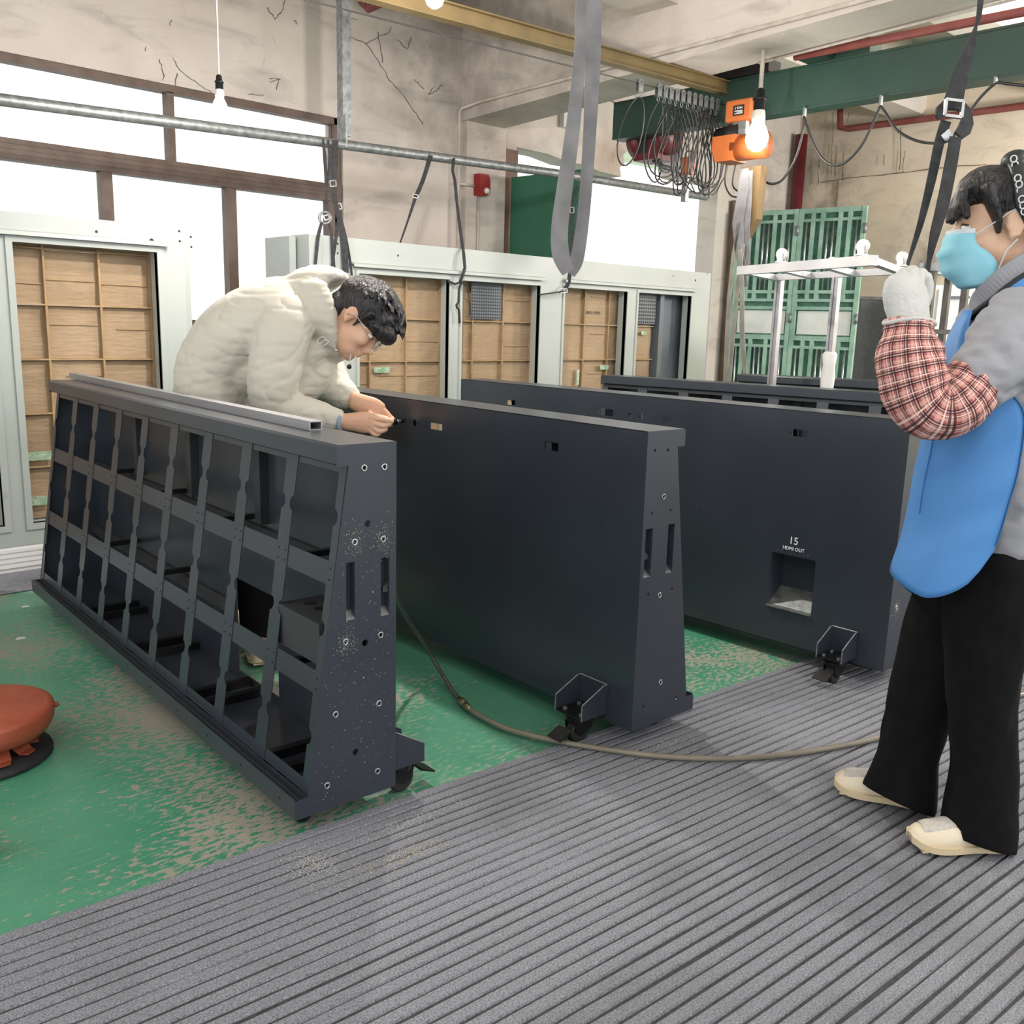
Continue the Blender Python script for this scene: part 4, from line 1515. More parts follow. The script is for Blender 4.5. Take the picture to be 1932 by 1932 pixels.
# ---- ochre beam with its guide wire
YY = 4.1
ob = thing('crane_beam', 'long ochre painted steel beam crossing under the ceiling', 'beam', onY(1100, 92, YY))
a0, a1 = onY(500, -70, YY), onY(1221, 126, YY)
dirv = (a1 - a0).normalized()
e1 = a0 + dirv * ((5.86 - a0.x) / dirv.x)
s0 = a0 - dirv * 3.0
up2 = Vector((0, 0, 1))
for z0, w_, h_, nm in ((0, 0.012, 0.075, 'web'), (0.040, 0.07, 0.008, 'top_flange'), (-0.040, 0.07, 0.008, 'bottom_flange')):
    MB().bar(s0 + up2 * z0, e1 + up2 * z0, w_, h_, up2).build(nm, M_yellow, ob)
gw = MB().tube([s0 - up2 * 0.11, e1 - up2 * 0.11], 0.004, 6)
tag(gw.build('guide_wire', M_cable), 'taut dark wire strung below the ochre beam', 'wire')
wire0, wire1 = s0 - up2 * 0.11, e1 - up2 * 0.11


def on_wire(px_):
    lo, hi = 0.0, 1.0
    for _ in range(40):
        mid = (lo + hi) / 2
        P = wire0.lerp(wire1, mid) - CO
        x = CX + F * P.dot(RT) / P.dot(FW)
        if x < px_:
            lo = mid
        else:
            hi = mid
    return wire0.lerp(wire1, lo)


proto = None
wd = dirv
troll_px = [1207, 1243, 1254, 1265, 1276, 1287, 1298, 1309, 1320, 1330, 1341, 1352]
for i, x in enumerate(troll_px):
    P = on_wire(x)
    if proto is None:
        t = thing('cable_trolley', 'small galvanised cable trolley clipped on the taut wire', 'trolley', P, group='cable trolleys on the wire')
        for s_ in (-1, 1):
            o_ = [(-0.022, 0.012), (-0.012, 0.026), (0.012, 0.026), (0.022, 0.012), (0.020, -0.05), (-0.020, -0.05)]
            MB().prism(o_, [circle(0, 0.008, 0.006, 8)], lambda a, b, tt: P + wd * a + up2 * b + Vector((wd.y, -wd.x, 0)) * tt, s_ * 0.012 - 0.0015, s_ * 0.012 + 0.0015).build('side_plate', M_galv, t)
        MB().cyl(P + Vector((wd.y, -wd.x, 0)) * -0.01 + up2 * 0.008, P + Vector((wd.y, -wd.x, 0)) * 0.01 + up2 * 0.008, 0.010, 12).build('roller', M_galv, t)
        ring = [P - up2 * 0.066 + wd * 0.012 * math.cos(q) + up2 * 0.016 * math.sin(q) for q in [2 * math.pi * w / 14 for w in range(14)]]
        MB().tube(ring, 0.003, 6, True).build('eye', M_galv, t)
        proto = t
        t['label'] = 'single cable trolley parked apart from the bunched ones'
        del t['group']
    else:
        t = copy_tree(proto)
        t.location = P
        t['label'] = 'galvanised cable trolley in the bunch above the cable loops'
        t['group'] = 'bunched cable trolleys'
# loops of cable, one per pair of trolleys
rnd = random.Random(3)
side = Vector((wd.y, -wd.x, 0))
for i, x in enumerate(troll_px):
    P = on_wire(x) - up2 * 0.082
    drop = 0.48 + rnd.uniform(-0.05, 0.09) if i else 0.42
    wdt = (0.13 + rnd.uniform(-0.03, 0.05)) if i else 0.15
    lean = side * rnd.uniform(-0.05, 0.05) - wd * (0.09 if i == 0 else rnd.uniform(-0.02, 0.05))
    pts = []
    for q in range(25):
        a = 2 * math.pi * q / 24
        z = (1 - math.cos(a)) / 2
        wv = math.sin(a) * (0.35 + 0.75 * z)
        pts.append(P - up2 * drop * z + wd * wdt * wv + lean * z + side * 0.02 * math.sin(a * 2 + i))
    o = MB().tube(pts, 0.0052, 6, True).build('cable_loop', M_cable, smooth=True)
    tag(o, 'long loop of black cable hanging under the lone trolley' if i == 0 else 'loop of black cable hanging in the bunch under the wire', 'cable', None if i == 0 else 'bunched cable loops')
    if i > 3:
        pts2 = [p + wd * rnd.uniform(0.015, 0.03) + up2 * rnd.uniform(-0.02, 0.03) + side * 0.015 for p in pts]
        o = MB().tube(pts2, 0.0045, 6, True).build('cable_loop', M_cable, smooth=True)
        tag(o, 'loop of black cable hanging in the bunch under the wire', 'cable', 'bunched cable loops')

# ---- green runway beam
IX = 5.93
ib = thing('runway_beam', 'green painted steel crane runway beam below the ceiling', 'beam', (IX, 3, 2.70))
y0, y1 = -1.0, 5.14
MB().bx(IX - 0.006, IX + 0.006, y0, y1, 2.705, 2.965).build('web', M_ibeam, ib)
MB().bx(IX - 0.07, IX + 0.07, y0, y1, 2.695, 2.710).build('bottom_flange', M_ibeam, ib)
MB().bx(IX - 0.07, IX + 0.07, y0, y1, 2.955, 2.970).build('top_flange', M_ibeam, ib)
MB().bx(IX - 0.068, IX - 0.060, y0, y1, 2.711, 2.954).build('side_plate', M_ibeam, ib)
yb0, yb1 = onX(1580, 130, IX).y, onX(1648, 110, IX).y
MB().bx(IX - 0.06, IX + 0.10, yb1, yb0, 2.970, 3.20).build('support_bracket', M_ibeam, ib)
MB().bx(IX - 0.18, IX + 0.06, yb0, onX(1532, 140, IX).y, 2.972, 3.03).build('support_arm', M_ibeam, ib)
# short cross piece where the ochre beam lands
MB().bx(IX - 0.10, IX + 0.05, 3.75, 4.2, 2.971, 3.05).build('cross_piece', M_black, ib)
# hanging supply cable in swags along the runway beam
CXX = IX - 0.09


def swag(pts):
    P = [onX(x, y, CXX) for x, y in pts]
    out = []
    for i in range(len(P) - 1):
        a, b, c_, d = P[max(0, i - 1)], P[i], P[i + 1], P[min(len(P) - 1, i + 2)]
        for s_ in range(6):
            u = s_ / 6
            out.append(0.5 * ((2 * b) + (c_ - a) * u + (2 * a - 5 * b + 4 * c_ - d) * u * u + (3 * b - a - 3 * c_ + d) * u ** 3))
    return out + [P[-1]]


for pts, lab in ((((1432, 330), (1450, 346), (1475, 340), (1500, 300), (1514, 250), (1517, 222)), 'black supply cable swag between the hoist and the first hanger'),
            (((1517, 220), (1530, 260), (1548, 295), (1570, 311), (1595, 306), (1625, 275), (1648, 230), (1661, 200)), 'deep black cable swag below the green runway beam'),
            (((1661, 200), (1672, 215), (1690, 243), (1720, 262), (1755, 270), (1790, 265), (1815, 235), (1845, 190), (1878, 158), (1900, 158), (1960, 165)), 'black cable swag passing behind the strap buckle')):
    o = MB().tube(swag(pts), 0.0085, 8).build('supply_cable', M_cable, smooth=True)
    tag(o, lab, 'cable')
for x, y in ((1517, 214), (1661, 192), (1878, 150)):
    P = onX(x, y, CXX)
    MB().bx(P.x - 0.006, P.x + 0.02, P.y - 0.006, P.y + 0.006, P.z - 0.03, 2.70).build('cable_hanger', M_galv, ib)

# ---- electric hoist: control box, motor, chain bag
HX = 5.72
h0 = onX(1400, 210, HX)
ho = thing('chain_hoist', 'orange electric chain hoist hung under the green runway beam', 'hoist', h0)
a, b = onX(1376, 196, HX), onX(1424, 226, HX)
mb = MB().bx(HX - 0.05, HX + 0.10, b.y, a.y, b.z, a.z + 0.01)
o = mb.build('control_box', M_orange, ho)
bv = o.modifiers.new('round', 'BEVEL')
bv.width, bv.segments = 0.018, 3
q0, q1 = onX(1384, 200, HX - 0.052), onX(1403, 216, HX - 0.052)
pl_ = MB().bx(HX - 0.0535, HX - 0.0505, q1.y, q0.y, q1.z, q0.z).build('rating_plate', M_label, o)
bas = Matrix(((0, 0, -1), (-1, 0, 0), (0, 1, 0))).to_4x4()
text_mesh('rating_print', '1 TON', 0.020, M_print, o, Matrix.Translation((HX - 0.0545, (q0.y + q1.y) / 2, lerp(q1.z, q0.z, 0.62))) @ bas)
for i in range(3):
    zz = lerp(q1.z, q0.z, 0.42 - 0.13 * i)
    MB().bx(HX - 0.0545, HX - 0.0535, lerp(q1.y, q0.y, 0.12), lerp(q1.y, q0.y, 0.85 - 0.2 * (i % 2)), zz, zz + 0.004).build('rating_line', M_print, o)
a, b = onX(1357, 262, HX), onX(1392, 305, HX)
MB().prism([(a.y, a.z), (a.y, a.z - 0.09), (a.y - 0.03, b.z), (b.y, b.z), (b.y - 0.02, a.z)], [], lambda u, w, t: Vector((HX + t, u, w)), -0.08, 0.10).build('gear_case', M_orange, ho)
MB().cyl((HX, b.y + 0.02, a.z - 0.08), (HX, b.y - 0.22, a.z - 0.08), 0.085, 18).build('motor', M_orange, ho, True)
MB().cyl((HX, a.y + 0.0, a.z - 0.005), (HX, b.y, a.z + 0.005), 0.075, 14).build('top_cover', M_black, ho, True)
MB().bx(HX - 0.02, HX + 0.02, h0.y - 0.05, h0.y + 0.05, 2.50, 2.705).build('suspension_lug', M_galv, ho)
for pts in (((1372, 302), (1368, 345), (1378, 368), (1392, 372)), ((1388, 310), (1382, 345), (1388, 358), (1398, 362)), ((1360, 245), (1350, 258), (1362, 270)), ((1380, 232), (1372, 244), (1388, 246), (1400, 244))):
    MB().tube(swag(pts), 0.006, 6).build('pendant_cable', M_cable, ho, True)
a, b = onX(1404, 318, HX), onX(1432, 448, HX)
o = MB().prism([(a.y, a.z), (b.y, a.z), (b.y + 0.01, b.z + 0.12), (lerp(a.y, b.y, 0.45), b.z), (a.y - 0.01, b.z + 0.1)], [], lambda u, w, t: Vector((HX + t, u, w)), -0.04, 0.04).build('hook_board', M_timber, ho)
# slings draped from the hoist hook
rs = random.Random(5)
for lab, mt, runs in (('dark grey sling bundle knotted on the hoist hook', M_sling, [
        [(1405, 318, 16, 5.60), (1402, 360, 22, 5.60), (1392, 420, 24, 5.60), (1396, 480, 20, 5.60), (1408, 540, 10, 5.60)],
        [(1414, 322, 14, 5.62), (1410, 380, 18, 5.62), (1408, 440, 14, 5.62), (1412, 500, 8, 5.62)]]),
                      ('pale slings trailing down from the hoist behind the cabinets', M_slingl, [
        [(1398, 400, 8, 5.6), (1384, 480, 8, 5.6), (1376, 560, 9, 5.6), (1372, 640, 10, 5.6), (1368, 740, 10, 5.6)],
        [(1402, 460, 8, 5.58), (1392, 540, 8, 5.58), (1384, 620, 9, 5.58), (1374, 740, 8, 5.58)],
        [(1396, 470, 8, 5.56), (1400, 540, 9, 5.56), (1400, 620, 10, 5.56), (1408, 740, 8, 5.56)]])):
    t = None
    for r in runs:
        pts = [onX(x, y, X) for x, y, w, X in r]
        ws = [w * (P - CO).dot(FW) / F for P, (x, y, w, X) in zip(pts, r)]
        if t is None:
            t = thing('lifting_sling', lab, 'sling', pts[0])
        MB().ribbon(pts, ws, 0.006, Vector((0, 1, 0))).build('webbing', mt, t)

# ---- red winch drum behind the cable loops
wx = 6.10
a, b = onX(1203, 228, wx), onX(1268, 300, wx)
wn = thing('winch', 'dark red winch body behind the bunched cable loops', 'winch', ((wx), (a.y + b.y) / 2, b.z))
MB().bx(wx - 0.10, wx + 0.12, b.y + 0.06, a.y - 0.06, b.z, a.z).build('housing', M_dred, wn)
MB().cyl((wx, a.y, (a.z + b.z) / 2), (wx, a.y - 0.09, (a.z + b.z) / 2), 0.13, 20).build('end_cap', M_dred, wn, True)
MB().cyl((wx, b.y, (a.z + b.z) / 2), (wx, b.y + 0.09, (a.z + b.z) / 2), 0.13, 20).build('end_cap', M_dred, wn, True)
MB().bx(wx - 0.103, wx - 0.10, a.y - 0.2, a.y - 0.10, b.z + 0.05, a.z - 0.06).build('rating_plate', M_label, wn)
MB().bx(wx - 0.015, wx + 0.015, (a.y + b.y) / 2 - 0.02, (a.y + b.y) / 2 + 0.02, a.z, 2.70).build('suspension_lug', M_dred, wn)
MB().tube([(wx, (a.y + b.y) / 2, b.z), (wx, (a.y + b.y) / 2 - 0.1, b.z - 0.05), (wx, b.y - 0.06, b.z - 0.09)], 0.02, 8).build('chain_guide', M_galv, wn, True)
hk = onX(1297, 322, wx - 0.2)
hh = thing('hook_block', 'small orange hook block dangling below the cable loops', 'hook', hk)
MB().prism([(-0.045, -0.06), (0.04, -0.065), (0.05, 0.02), (0.03, 0.065), (-0.03, 0.065), (-0.05, 0.02)], [], lambda u, w, t: hk + Vector((t, u, w + 0.03)), -0.025, 0.025).build('block', M_orange, hh)
MB().tube([hk + Vector((0, 0.03 * math.cos(q), 0.11 + 0.03 * math.sin(q))) for q in [2 * math.pi * i / 12 for i in range(12)]], 0.007, 6, True).build('shackle', M_galv, hh, True)
MB().tube([hk + Vector((0, 0, 0.13)), Vector((hk.x, hk.y, 2.69))], 0.006, 6).build('chain', M_galv, hh)
MB().bx(hk.x - 0.02, hk.x + 0.02, hk.y - 0.01, hk.y + 0.03, hk.z - 0.22, hk.z - 0.03).build('bottom_hook', M_galv, hh)

# ---- conduits, pipes and fittings on the walls


def run(name, lab, cat, pts, r, mt, group=None):
    o = MB().tube(pts, r, 8).build(name, mt, smooth=True)
    return tag(o, lab, cat, group)


yq = YW - 0.062
P1, P2 = onY(863, 470, yq), onY(863, 205, yq)
g1 = onX(1630, 0, 5.185)
g0 = onX(905, 192, 5.185)
run('conduit', 'painted conduit climbing the pier and running along the ceiling beam', 'conduit', [Vector((P1.x, yq, 1.3)), Vector((P1.x, yq, P2.z - 0.03)), Vector((P1.x + 0.02, yq, P2.z + 0.01)), g0, g1, g1 + (g1 - g0) * 0.5], 0.013, M_conduit)
bl = onY(905, 350, yq)
run('conduit', 'short painted conduit branching to the red alarm', 'conduit', [Vector((P1.x, yq, bl.z - 0.01)), Vector((bl.x - 0.05, yq, bl.z - 0.01))], 0.011, M_conduit)
run('conduit', 'painted conduit dropping down from the red alarm', 'conduit', [Vector((bl.x - 0.01, yq, bl.z - 0.09)), Vector((bl.x - 0.01, yq, 1.2))], 0.011, M_conduit)
al = thing('fire_alarm', 'red wall alarm with a clear strobe on the pier', 'alarm', (bl.x, YW - 0.05, bl.z))
yp = YW - 0.05
MB().prism([(-0.055, -0.085), (0.03, -0.085), (0.062, -0.04), (0.062, 0.05), (0.045, 0.085), (-0.055, 0.085)], [], lambda u, w, t: Vector((bl.x + u, yp - t, bl.z + w)), 0.0, 0.075).build('housing', M_red, al)
MB().ball((bl.x + 0.02, yp - 0.08, bl.z - 0.045), 0.026, 12).build('strobe', M_bulbneck, al, True)
run('red_pipe', 'red sprinkler pipe running level along the right wall', 'pipe', [onX(1585, 205, 10.28), onX(1585, 241, 10.28), onX(1600, 243, 10.28), onX(1940, 199, 10.28), onX(2300, 160, 10.28)], 0.035, M_redpipe)
q = onX(1500, 300, 10.28)
run('red_pipe', 'dark red standpipe in the far corner above the green gate', 'pipe', [(10.26, 6.08, 0.0), (10.26, 6.08, 3.5)], 0.07, M_dred)
run('red_pipe', 'red pipe running just under the edge of the ceiling beam', 'pipe', [onX(1500, 107, 5.72), onX(1932, 22, 5.72), onX(2200, -40, 5.72)], 0.026, M_redpipe)
run('conduit', 'thin dark conduit clipped below the ceiling beam by the bulb', 'conduit', [onX(1432, 119, 5.60), onX(1740, 42, 5.60), onX(1940, -8, 5.60)], 0.008, M_conduit)
q = onY(688, 12, YW - 0.06)
run('red_pipe', 'short red pipe elbow near the top of the window wall', 'pipe', [q + Vector((-0.02, 0, 0.4)), q + Vector((-0.02, 0, 0.02)), q + Vector((0.01, -0.02, -0.02)), q + Vector((0.2, -0.5, 0.1)), q + Vector((0.4, -1.0, 0.22))], 0.03, M_redpipe)
q = onY(1070, 222, YW - 0.03)
jb = thing('junction_box', 'small white junction box on the broken wall above the doorway', 'box', (q.x, YW, q.z))
MB().bx(q.x - 0.07, q.x + 0.07, YW - 0.06, YW, q.z - 0.09, q.z + 0.09).build('housing', M_whitepanel, jb)
MB().bx(q.x - 0.02, q.x + 0.02, YW - 0.063, YW - 0.06, q.z - 0.03, q.z + 0.03).build('switch', M_greyin, jb)
run('conduit', 'white conduit from the junction box towards the green runway beam', 'conduit', [q + Vector((0.02, -0.03, 0.09)), q + Vector((0.03, -0.03, 0.22)), q + Vector((0.14, -0.03, 0.27)), onY(1210, 208, YW - 0.03)], 0.014, M_conduit)
# old posts and pipes right of the doorway
for x, w_, mt, lab in ((1372, 0.045, M_wood, 'brown timber post right of the bright doorway'), (1390, 0.02, M_redpipe, 'thin rusty pink pipe beside the timber post'), (1402, 0.016, M_conduit, 'thin pale pipe beside the rusty pipe')):
    P = onY(x, 600, YW - 0.06)
    o = MB().tube([(P.x, P.y, 0), (P.x, P.y, 2.65)], w_, 8).build('wall_post', mt)
    tag(o, lab, 'post')

# ================================================================== PEOPLE


def cat_rom(P, n=5):
    out = []
    m_ = len(P)
    for i in range(m_ - 1):
        a, b, c_, d = P[max(0, i - 1)], P[i], P[i + 1], P[min(m_ - 1, i + 2)]
        for s_ in range(n):
            u = s_ / n
            f = lambda k_: 0.5 * ((2 * b[k_]) + (c_[k_] - a[k_]) * u + (2 * a[k_] - 5 * b[k_] + 4 * c_[k_] - d[k_]) * u * u + (3 * b[k_] - a[k_] - 3 * c_[k_] + d[k_]) * u ** 3)
            out.append(tuple(f(k_) if k_ else f(0) for k_ in range(len(b))))
    return out + [tuple(P[-1])]


def lim(pts, D0, n=3):
    """(px, py, r px, depth radius m or None, dD) -> limb points"""
    out = []
    for x, y, r, rd, d in cat_rom([(a, b, c, (c * (D0 + e) / F if d is None else d), e) for a, b, c, d, e in pts], n):
        P = onD(x, y, D0 + d)
        out.append((P, r * (P - CO).dot(FW) / F, rd))
    return out


class Head:
    def __init__(s, c, f, u, sc):
        s.c, s.sc = Vector(c), sc
        s.f = f.normalized()
        s.u = (u - s.f * u.dot(s.f)).normalized()
        s.s = s.f.cross(s.u)          # sideways
        s.R = Matrix((s.f, s.s, s.u)).transposed()

    def p(s, f, sd, u):
        return s.c + s.R @ (Vector((f, sd, u)) * s.sc)

    def ball(s, mb, f, sd, u, r, seg=16):
        r = (r, r, r) if isinstance(r, (int, float)) else r
        mb.ball(s.p(f, sd, u), tuple(x * s.sc for x in r), seg, s.R)

    def skin(s, mb):
        B = s.ball
        B(mb, -0.008, 0, 0.035, (0.092, 0.074, 0.088), 24)
        B(mb, 0.025, 0, -0.03, (0.062, 0.060, 0.075), 20)
        B(mb, 0.045, 0, -0.075, (0.042, 0.046, 0.038), 16)
        B(mb, 0.066, 0, -0.098, (0.022, 0.022, 0.018), 12)
        B(mb, 0.066, 0, 0.022, (0.022, 0.052, 0.022), 14)
        for e in (-1, 1):
            B(mb, 0.060, e * 0.036, -0.03, (0.026, 0.024, 0.024), 12)
            # ear: rim and lobe
            B(mb, -0.014, e * 0.076, -0.004, (0.019, 0.007, 0.026), 12)
            B(mb, -0.008, e * 0.075, -0.030, (0.009, 0.007, 0.012), 10)
            ring = [s.p(-0.014 + 0.017 * math.cos(t), e * (0.082 - 0.004 * math.cos(t)), -0.002 + 0.026 * math.sin(t)) for t in [0.4 + 4.6 * i / 12 for i in range(13)]]
            mb.tube(ring, 0.0042 * s.sc, 6)
        mb.limb([(s.p(0.088, 0, 0.008), 0.008, 0.008), (s.p(0.100, 0, -0.020), 0.011, 0.011), (s.p(0.108, 0, -0.036), 0.014, 0.012), (s.p(0.094, 0, -0.046), 0.012, 0.012)], 10)
        B(mb, 0.086, 0, -0.064, (0.012, 0.022, 0.006), 10)
        B(mb, 0.085, 0, -0.076, (0.012, 0.020, 0.007), 10)

    def eyes(s, parent, lashes=True):
        for e in (-1, 1):
            mb = MB()
            s.ball(mb, 0.0725, e * 0.031, 0.0, (0.0115, 0.0125, 0.008), 12)
            ey = mb.build('eye', M_eyew, parent, True)
            mb = MB()
            s.ball(mb, 0.0815, e * 0.0315, -0.0005, (0.004, 0.0055, 0.0055), 10)
            mb.build('iris', M_eyeb, ey, True)
            mb = MB().tube([s.p(0.082 - 0.012 * abs(t) ** 2, e * 0.031 + 0.016 * t, 0.0085 - 0.004 * t * t) for t in (-1, -0.5, 0, 0.5, 1)], 0.0018 * s.sc, 6)
            mb.build('eyelid', M_eyeb, ey, True)


def fold(freq, amp, axis=(1, 1, 3), seed=0.0):
    def fn(co):
        v_ = Vector((co.x * axis[0], co.y * axis[1], co.z * axis[2])) * freq + Vector((seed, seed, seed))
        n_ = noise.noise(v_) + 0.5 * noise.noise(v_ * 2.1)
        return amp * (n_ if n_ < 0 else n_ * 0.4)
    return fn


# ------------------------------------------------------------------ the woman
WD = 2.2
wo = thing('person', 'woman in blue apron, grey jacket and face mask pulling a black strap', 'person', (onZ(1750, 1560).x, onZ(1750, 1560).y, 0))
PXW = WD / F
hd = Head(onD(1889, 428, WD), -_rt * 0.95 + FH * 0.31 + Vector((0, 0, -0.08)), Vector((0, 0, 1)), 1.05)
mb = MB()
hd.skin(mb)
mb.limb(lim([(1905, 470, 44, 0.052, 0), (1912, 520, 46, 0.056, 0), (1925, 575, 62, 0.09, 0.0)], WD), 16)
# trunk and limbs inside the clothes
mb.limb(lim([(1925, 580, 70, 0.13, 0), (1905, 680, 85, 0.14, 0), (1890, 850, 90, 0.13, 0), (1885, 1020, 95, 0.15, 0)], WD), 16)
mb.limb(lim([(1915, 610, 45, None, -0.15), (1880, 690, 42, None, -0.19), (1825, 745, 38, None, -0.215), (1775, 770, 34, None, -0.22), (1740, 730, 34, None, -0.215), (1722, 670, 32, None, -0.2), (1716, 625, 31, None, -0.19), (1715, 595, 31, None, -0.18)], WD), 14)
mb.limb(lim([(1925, 610, 45, None, 0.16), (1890, 690, 42, None, 0.2), (1835, 745, 38, None, 0.22), (1790, 760, 34, None, 0.2), (1760, 720, 30, None, 0.14), (1745, 660, 28, None, 0.09)], WD), 12)
mb.limb(lim([(1880, 1030, 60, None, -0.08), (1860, 1300, 42, None, -0.08), (1855, 1480, 34, None, -0.08), (1852, 1570, 30, None, -0.07)], WD), 12)
mb.limb(lim([(1830, 1040, 60, None, 0.08), (1745, 1300, 42, None, 0.08), (1715, 1430, 34, None, 0.08), (1702, 1500, 30, None, 0.08)], WD), 12)
body = solid('body', mb, M_skin2, wo, 0.0075, 3)
hd.eyes(body)
# hair
mb = MB()
hd.ball(mb, -0.030, 0, 0.050, (0.096, 0.086, 0.087), 24)
hd.ball(mb, 0.030, 0, 0.076, (0.064, 0.074, 0.054), 18)
for e in (-1, -0.6, -0.2, 0.2, 0.6, 1):
    mb.limb([(hd.p(0.040, e * 0.045, 0.104), 0.014, 0.022), (hd.p(0.084, e * 0.052, 0.074), 0.012, 0.019), (hd.p(0.103 - 0.024 * e * e, e * 0.056, 0.045), 0.008, 0.016), (hd.p(0.104 - 0.03 * e * e, e * 0.057, 0.020), 0.006, 0.013)], 10)
for e in (-1, 1):
    mb.limb([(hd.p(0.040, e * 0.070, 0.075), 0.02, 0.026), (hd.p(0.026, e * 0.077, 0.03), 0.010, 0.026), (hd.p(0.018, e * 0.074, 0.004), 0.007, 0.020), (hd.p(0.016, e * 0.069, -0.018), 0.003, 0.014)], 10)
hd.ball(mb, -0.085, 0, 0.005, (0.055, 0.070, 0.085), 18)
hd.ball(mb, -0.125, 0, 0.075, (0.060, 0.060, 0.060), 18)
mb.limb([(hd.p(-0.06, -0.02, 0.0), 0.03, 0.05), (hd.p(-0.07, -0.02, -0.07), 0.014, 0.04)], 10)
hair = solid('hair', mb, M_hair, wo, 0.0045, 2, fold(60, 0.0016, (1, 1, 0.15)))
# satin band with chain print
mb = MB()
bp = [(-0.020, 0.03, 0.140), (-0.016, -0.030, 0.138), (-0.018, -0.066, 0.104), (-0.022, -0.085, 0.072), (-0.030, -0.091, 0.036), (-0.042, -0.090, 0.004), (-0.055, -0.084, -0.024)]
bnd = [(hd.p(*q), 0.020 + 0.003 * math.sin(i * 2), 0.010) for i, q in enumerate(bp)]
mb.limb(bnd, 12, hd.s)
hd.ball(mb, -0.018, -0.030, 0.128, (0.030, 0.032, 0.024), 14)
band_o = solid('hair_band', mb, M_scarf, wo, 0.004, 3)
for f_, s_, u_ in ((-0.012, -0.096, 0.085), (-0.020, -0.103, 0.042), (-0.008, -0.066, 0.128)):
    for k_ in range(3):
        ring = [hd.p(f_ + 0.006 * math.cos(t) - 0.003 * k_, s_ + 0.0015 * k_, u_ - 0.012 * k_ + 0.007 * math.sin(t)) for t in [2 * math.pi * i / 10 for i in range(10)]]
        MB().tube(ring, 0.0016, 5, True).build('chain_print', M_scarfw, band_o, True)
# face mask with pleats and loops
nu_, nv_ = 21, 13
top = []
for j in range(nv_):
    b = j / (nv_ - 1)
    fc = cat_rom([(0.106, -0.006), (0.122, -0.038), (0.121, -0.070), (0.102, -0.105), (0.070, -0.128)], 3)[j]
    fe = cat_rom([(0.058, -0.010), (0.056, -0.036), (0.030, -0.058), (0.014, -0.085), (0.022, -0.122)], 3)[j]
    row = []
    for i in range(nu_):
        a = -1 + 2 * i / (nu_ - 1)
        w_ = abs(a) ** 2.2
        pleat = 0.0038 * math.sin(b * 22) * (1 - abs(a) ** 3)
        row.append(hd.p(lerp(fc[0], fe[0], w_) + pleat, 0.072 * math.sin(a * math.pi / 2) * (1.0), lerp(fc[1], fe[1], w_)))
    top.append(row)
mb = MB()
vs = [p for r_ in top for p in r_]
fs = [(j * nu_ + i, j * nu_ + i + 1, (j + 1) * nu_ + i + 1, (j + 1) * nu_ + i) for j in range(nv_ - 1) for i in range(nu_ - 1)]
mb.add(vs, fs)
mk = mb.build('face_mask', M_maskm, wo, True)
so = mk.modifiers.new('thick', 'SOLIDIFY')
so.thickness = 0.002
MB().ribbon([p + (hd.f * 0.002) for p in top[0]], 0.010, 0.0015, [hd.u] * nu_).build('mask_edge', M_maskw, mk)
for e in (0, -1):
    sgn = -1 if e == 0 else 1
    MB().tube([top[1][e], hd.p(0.02, sgn * 0.080, 0.006), hd.p(-0.012, sgn * 0.083, 0.026), hd.p(-0.034, sgn * 0.080, 0.004)], 0.0014, 5).build('ear_loop', M_maskw, mk)
    MB().tube([top[-3][e], hd.p(0.0, sgn * 0.078, -0.055), hd.p(-0.020, sgn * 0.080, -0.034)], 0.0014, 5).build('ear_loop', M_maskw, mk)
# jacket
mb = MB()
mb.limb(lim([(1935, 548, 52, 0.075, 0), (1932, 580, 88, 0.15, 0), (1915, 640, 108, 0.178, 0), (1892, 760, 122, 0.172, 0), (1886, 900, 124, 0.168, 0), (1888, 1010, 126, 0.178, 0), (1890, 1030, 122, 0.176, 0)], WD), 24)
mb.limb(lim([(1925, 592, 62, None, -0.12), (1905, 640, 74, None, -0.17), (1880, 684, 72, None, -0.195), (1852, 710, 64, None, -0.208), (1834, 726, 61, None, -0.214)], WD), 18)
mb.limb(lim([(1925, 592, 62, None, 0.12), (1905, 640, 72, None, 0.17), (1875, 690, 66, None, 0.195), (1830, 735, 58, None, 0.21)], WD), 14)
jk = solid('jacket', mb, M_jacket, wo, 0.009, 5, fold(13, 0.016, (1.3, 1.3, 2.4), 3.0))
cp = [(1832, 582), (1842, 566), (1866, 548), (1898, 522), (1934, 498), (1975, 482)]
for dd_, nm in ((-0.075, 'collar'),):
    P = [onD(x, y, WD + d_) for x, y, d_ in cat_rom([(x, y, d_) for (x, y), d_ in zip(cp, (-0.02, -0.06, -0.085, -0.098, -0.098, -0.085))], 5)]
    MB().ribbon(P, [lerp(0.022, 0.046, min(1, i / 12)) for i in range(len(P))], 0.006, [Vector((0, 0, 1)) - RT * 0.25] * len(P)).build(nm, M_jacket, jk)
    P2 = [p_ - FH * 0.012 + UP * -0.022 for p_ in P]
    MB().tube(P2, 0.0075, 8).build('navy_piping', M_navy, jk, True)
    P3 = [p_ - FH * 0.016 + UP * -0.036 for p_ in P[12:]]
    MB().ribbon(P3, 0.02, 0.004, [Vector((0, 0, 1))] * len(P3)).build('apron_strap', M_apron, jk)
pc = [onD(x, y, WD - 0.262) for x, y in ((1905, 640), (1908, 690))]
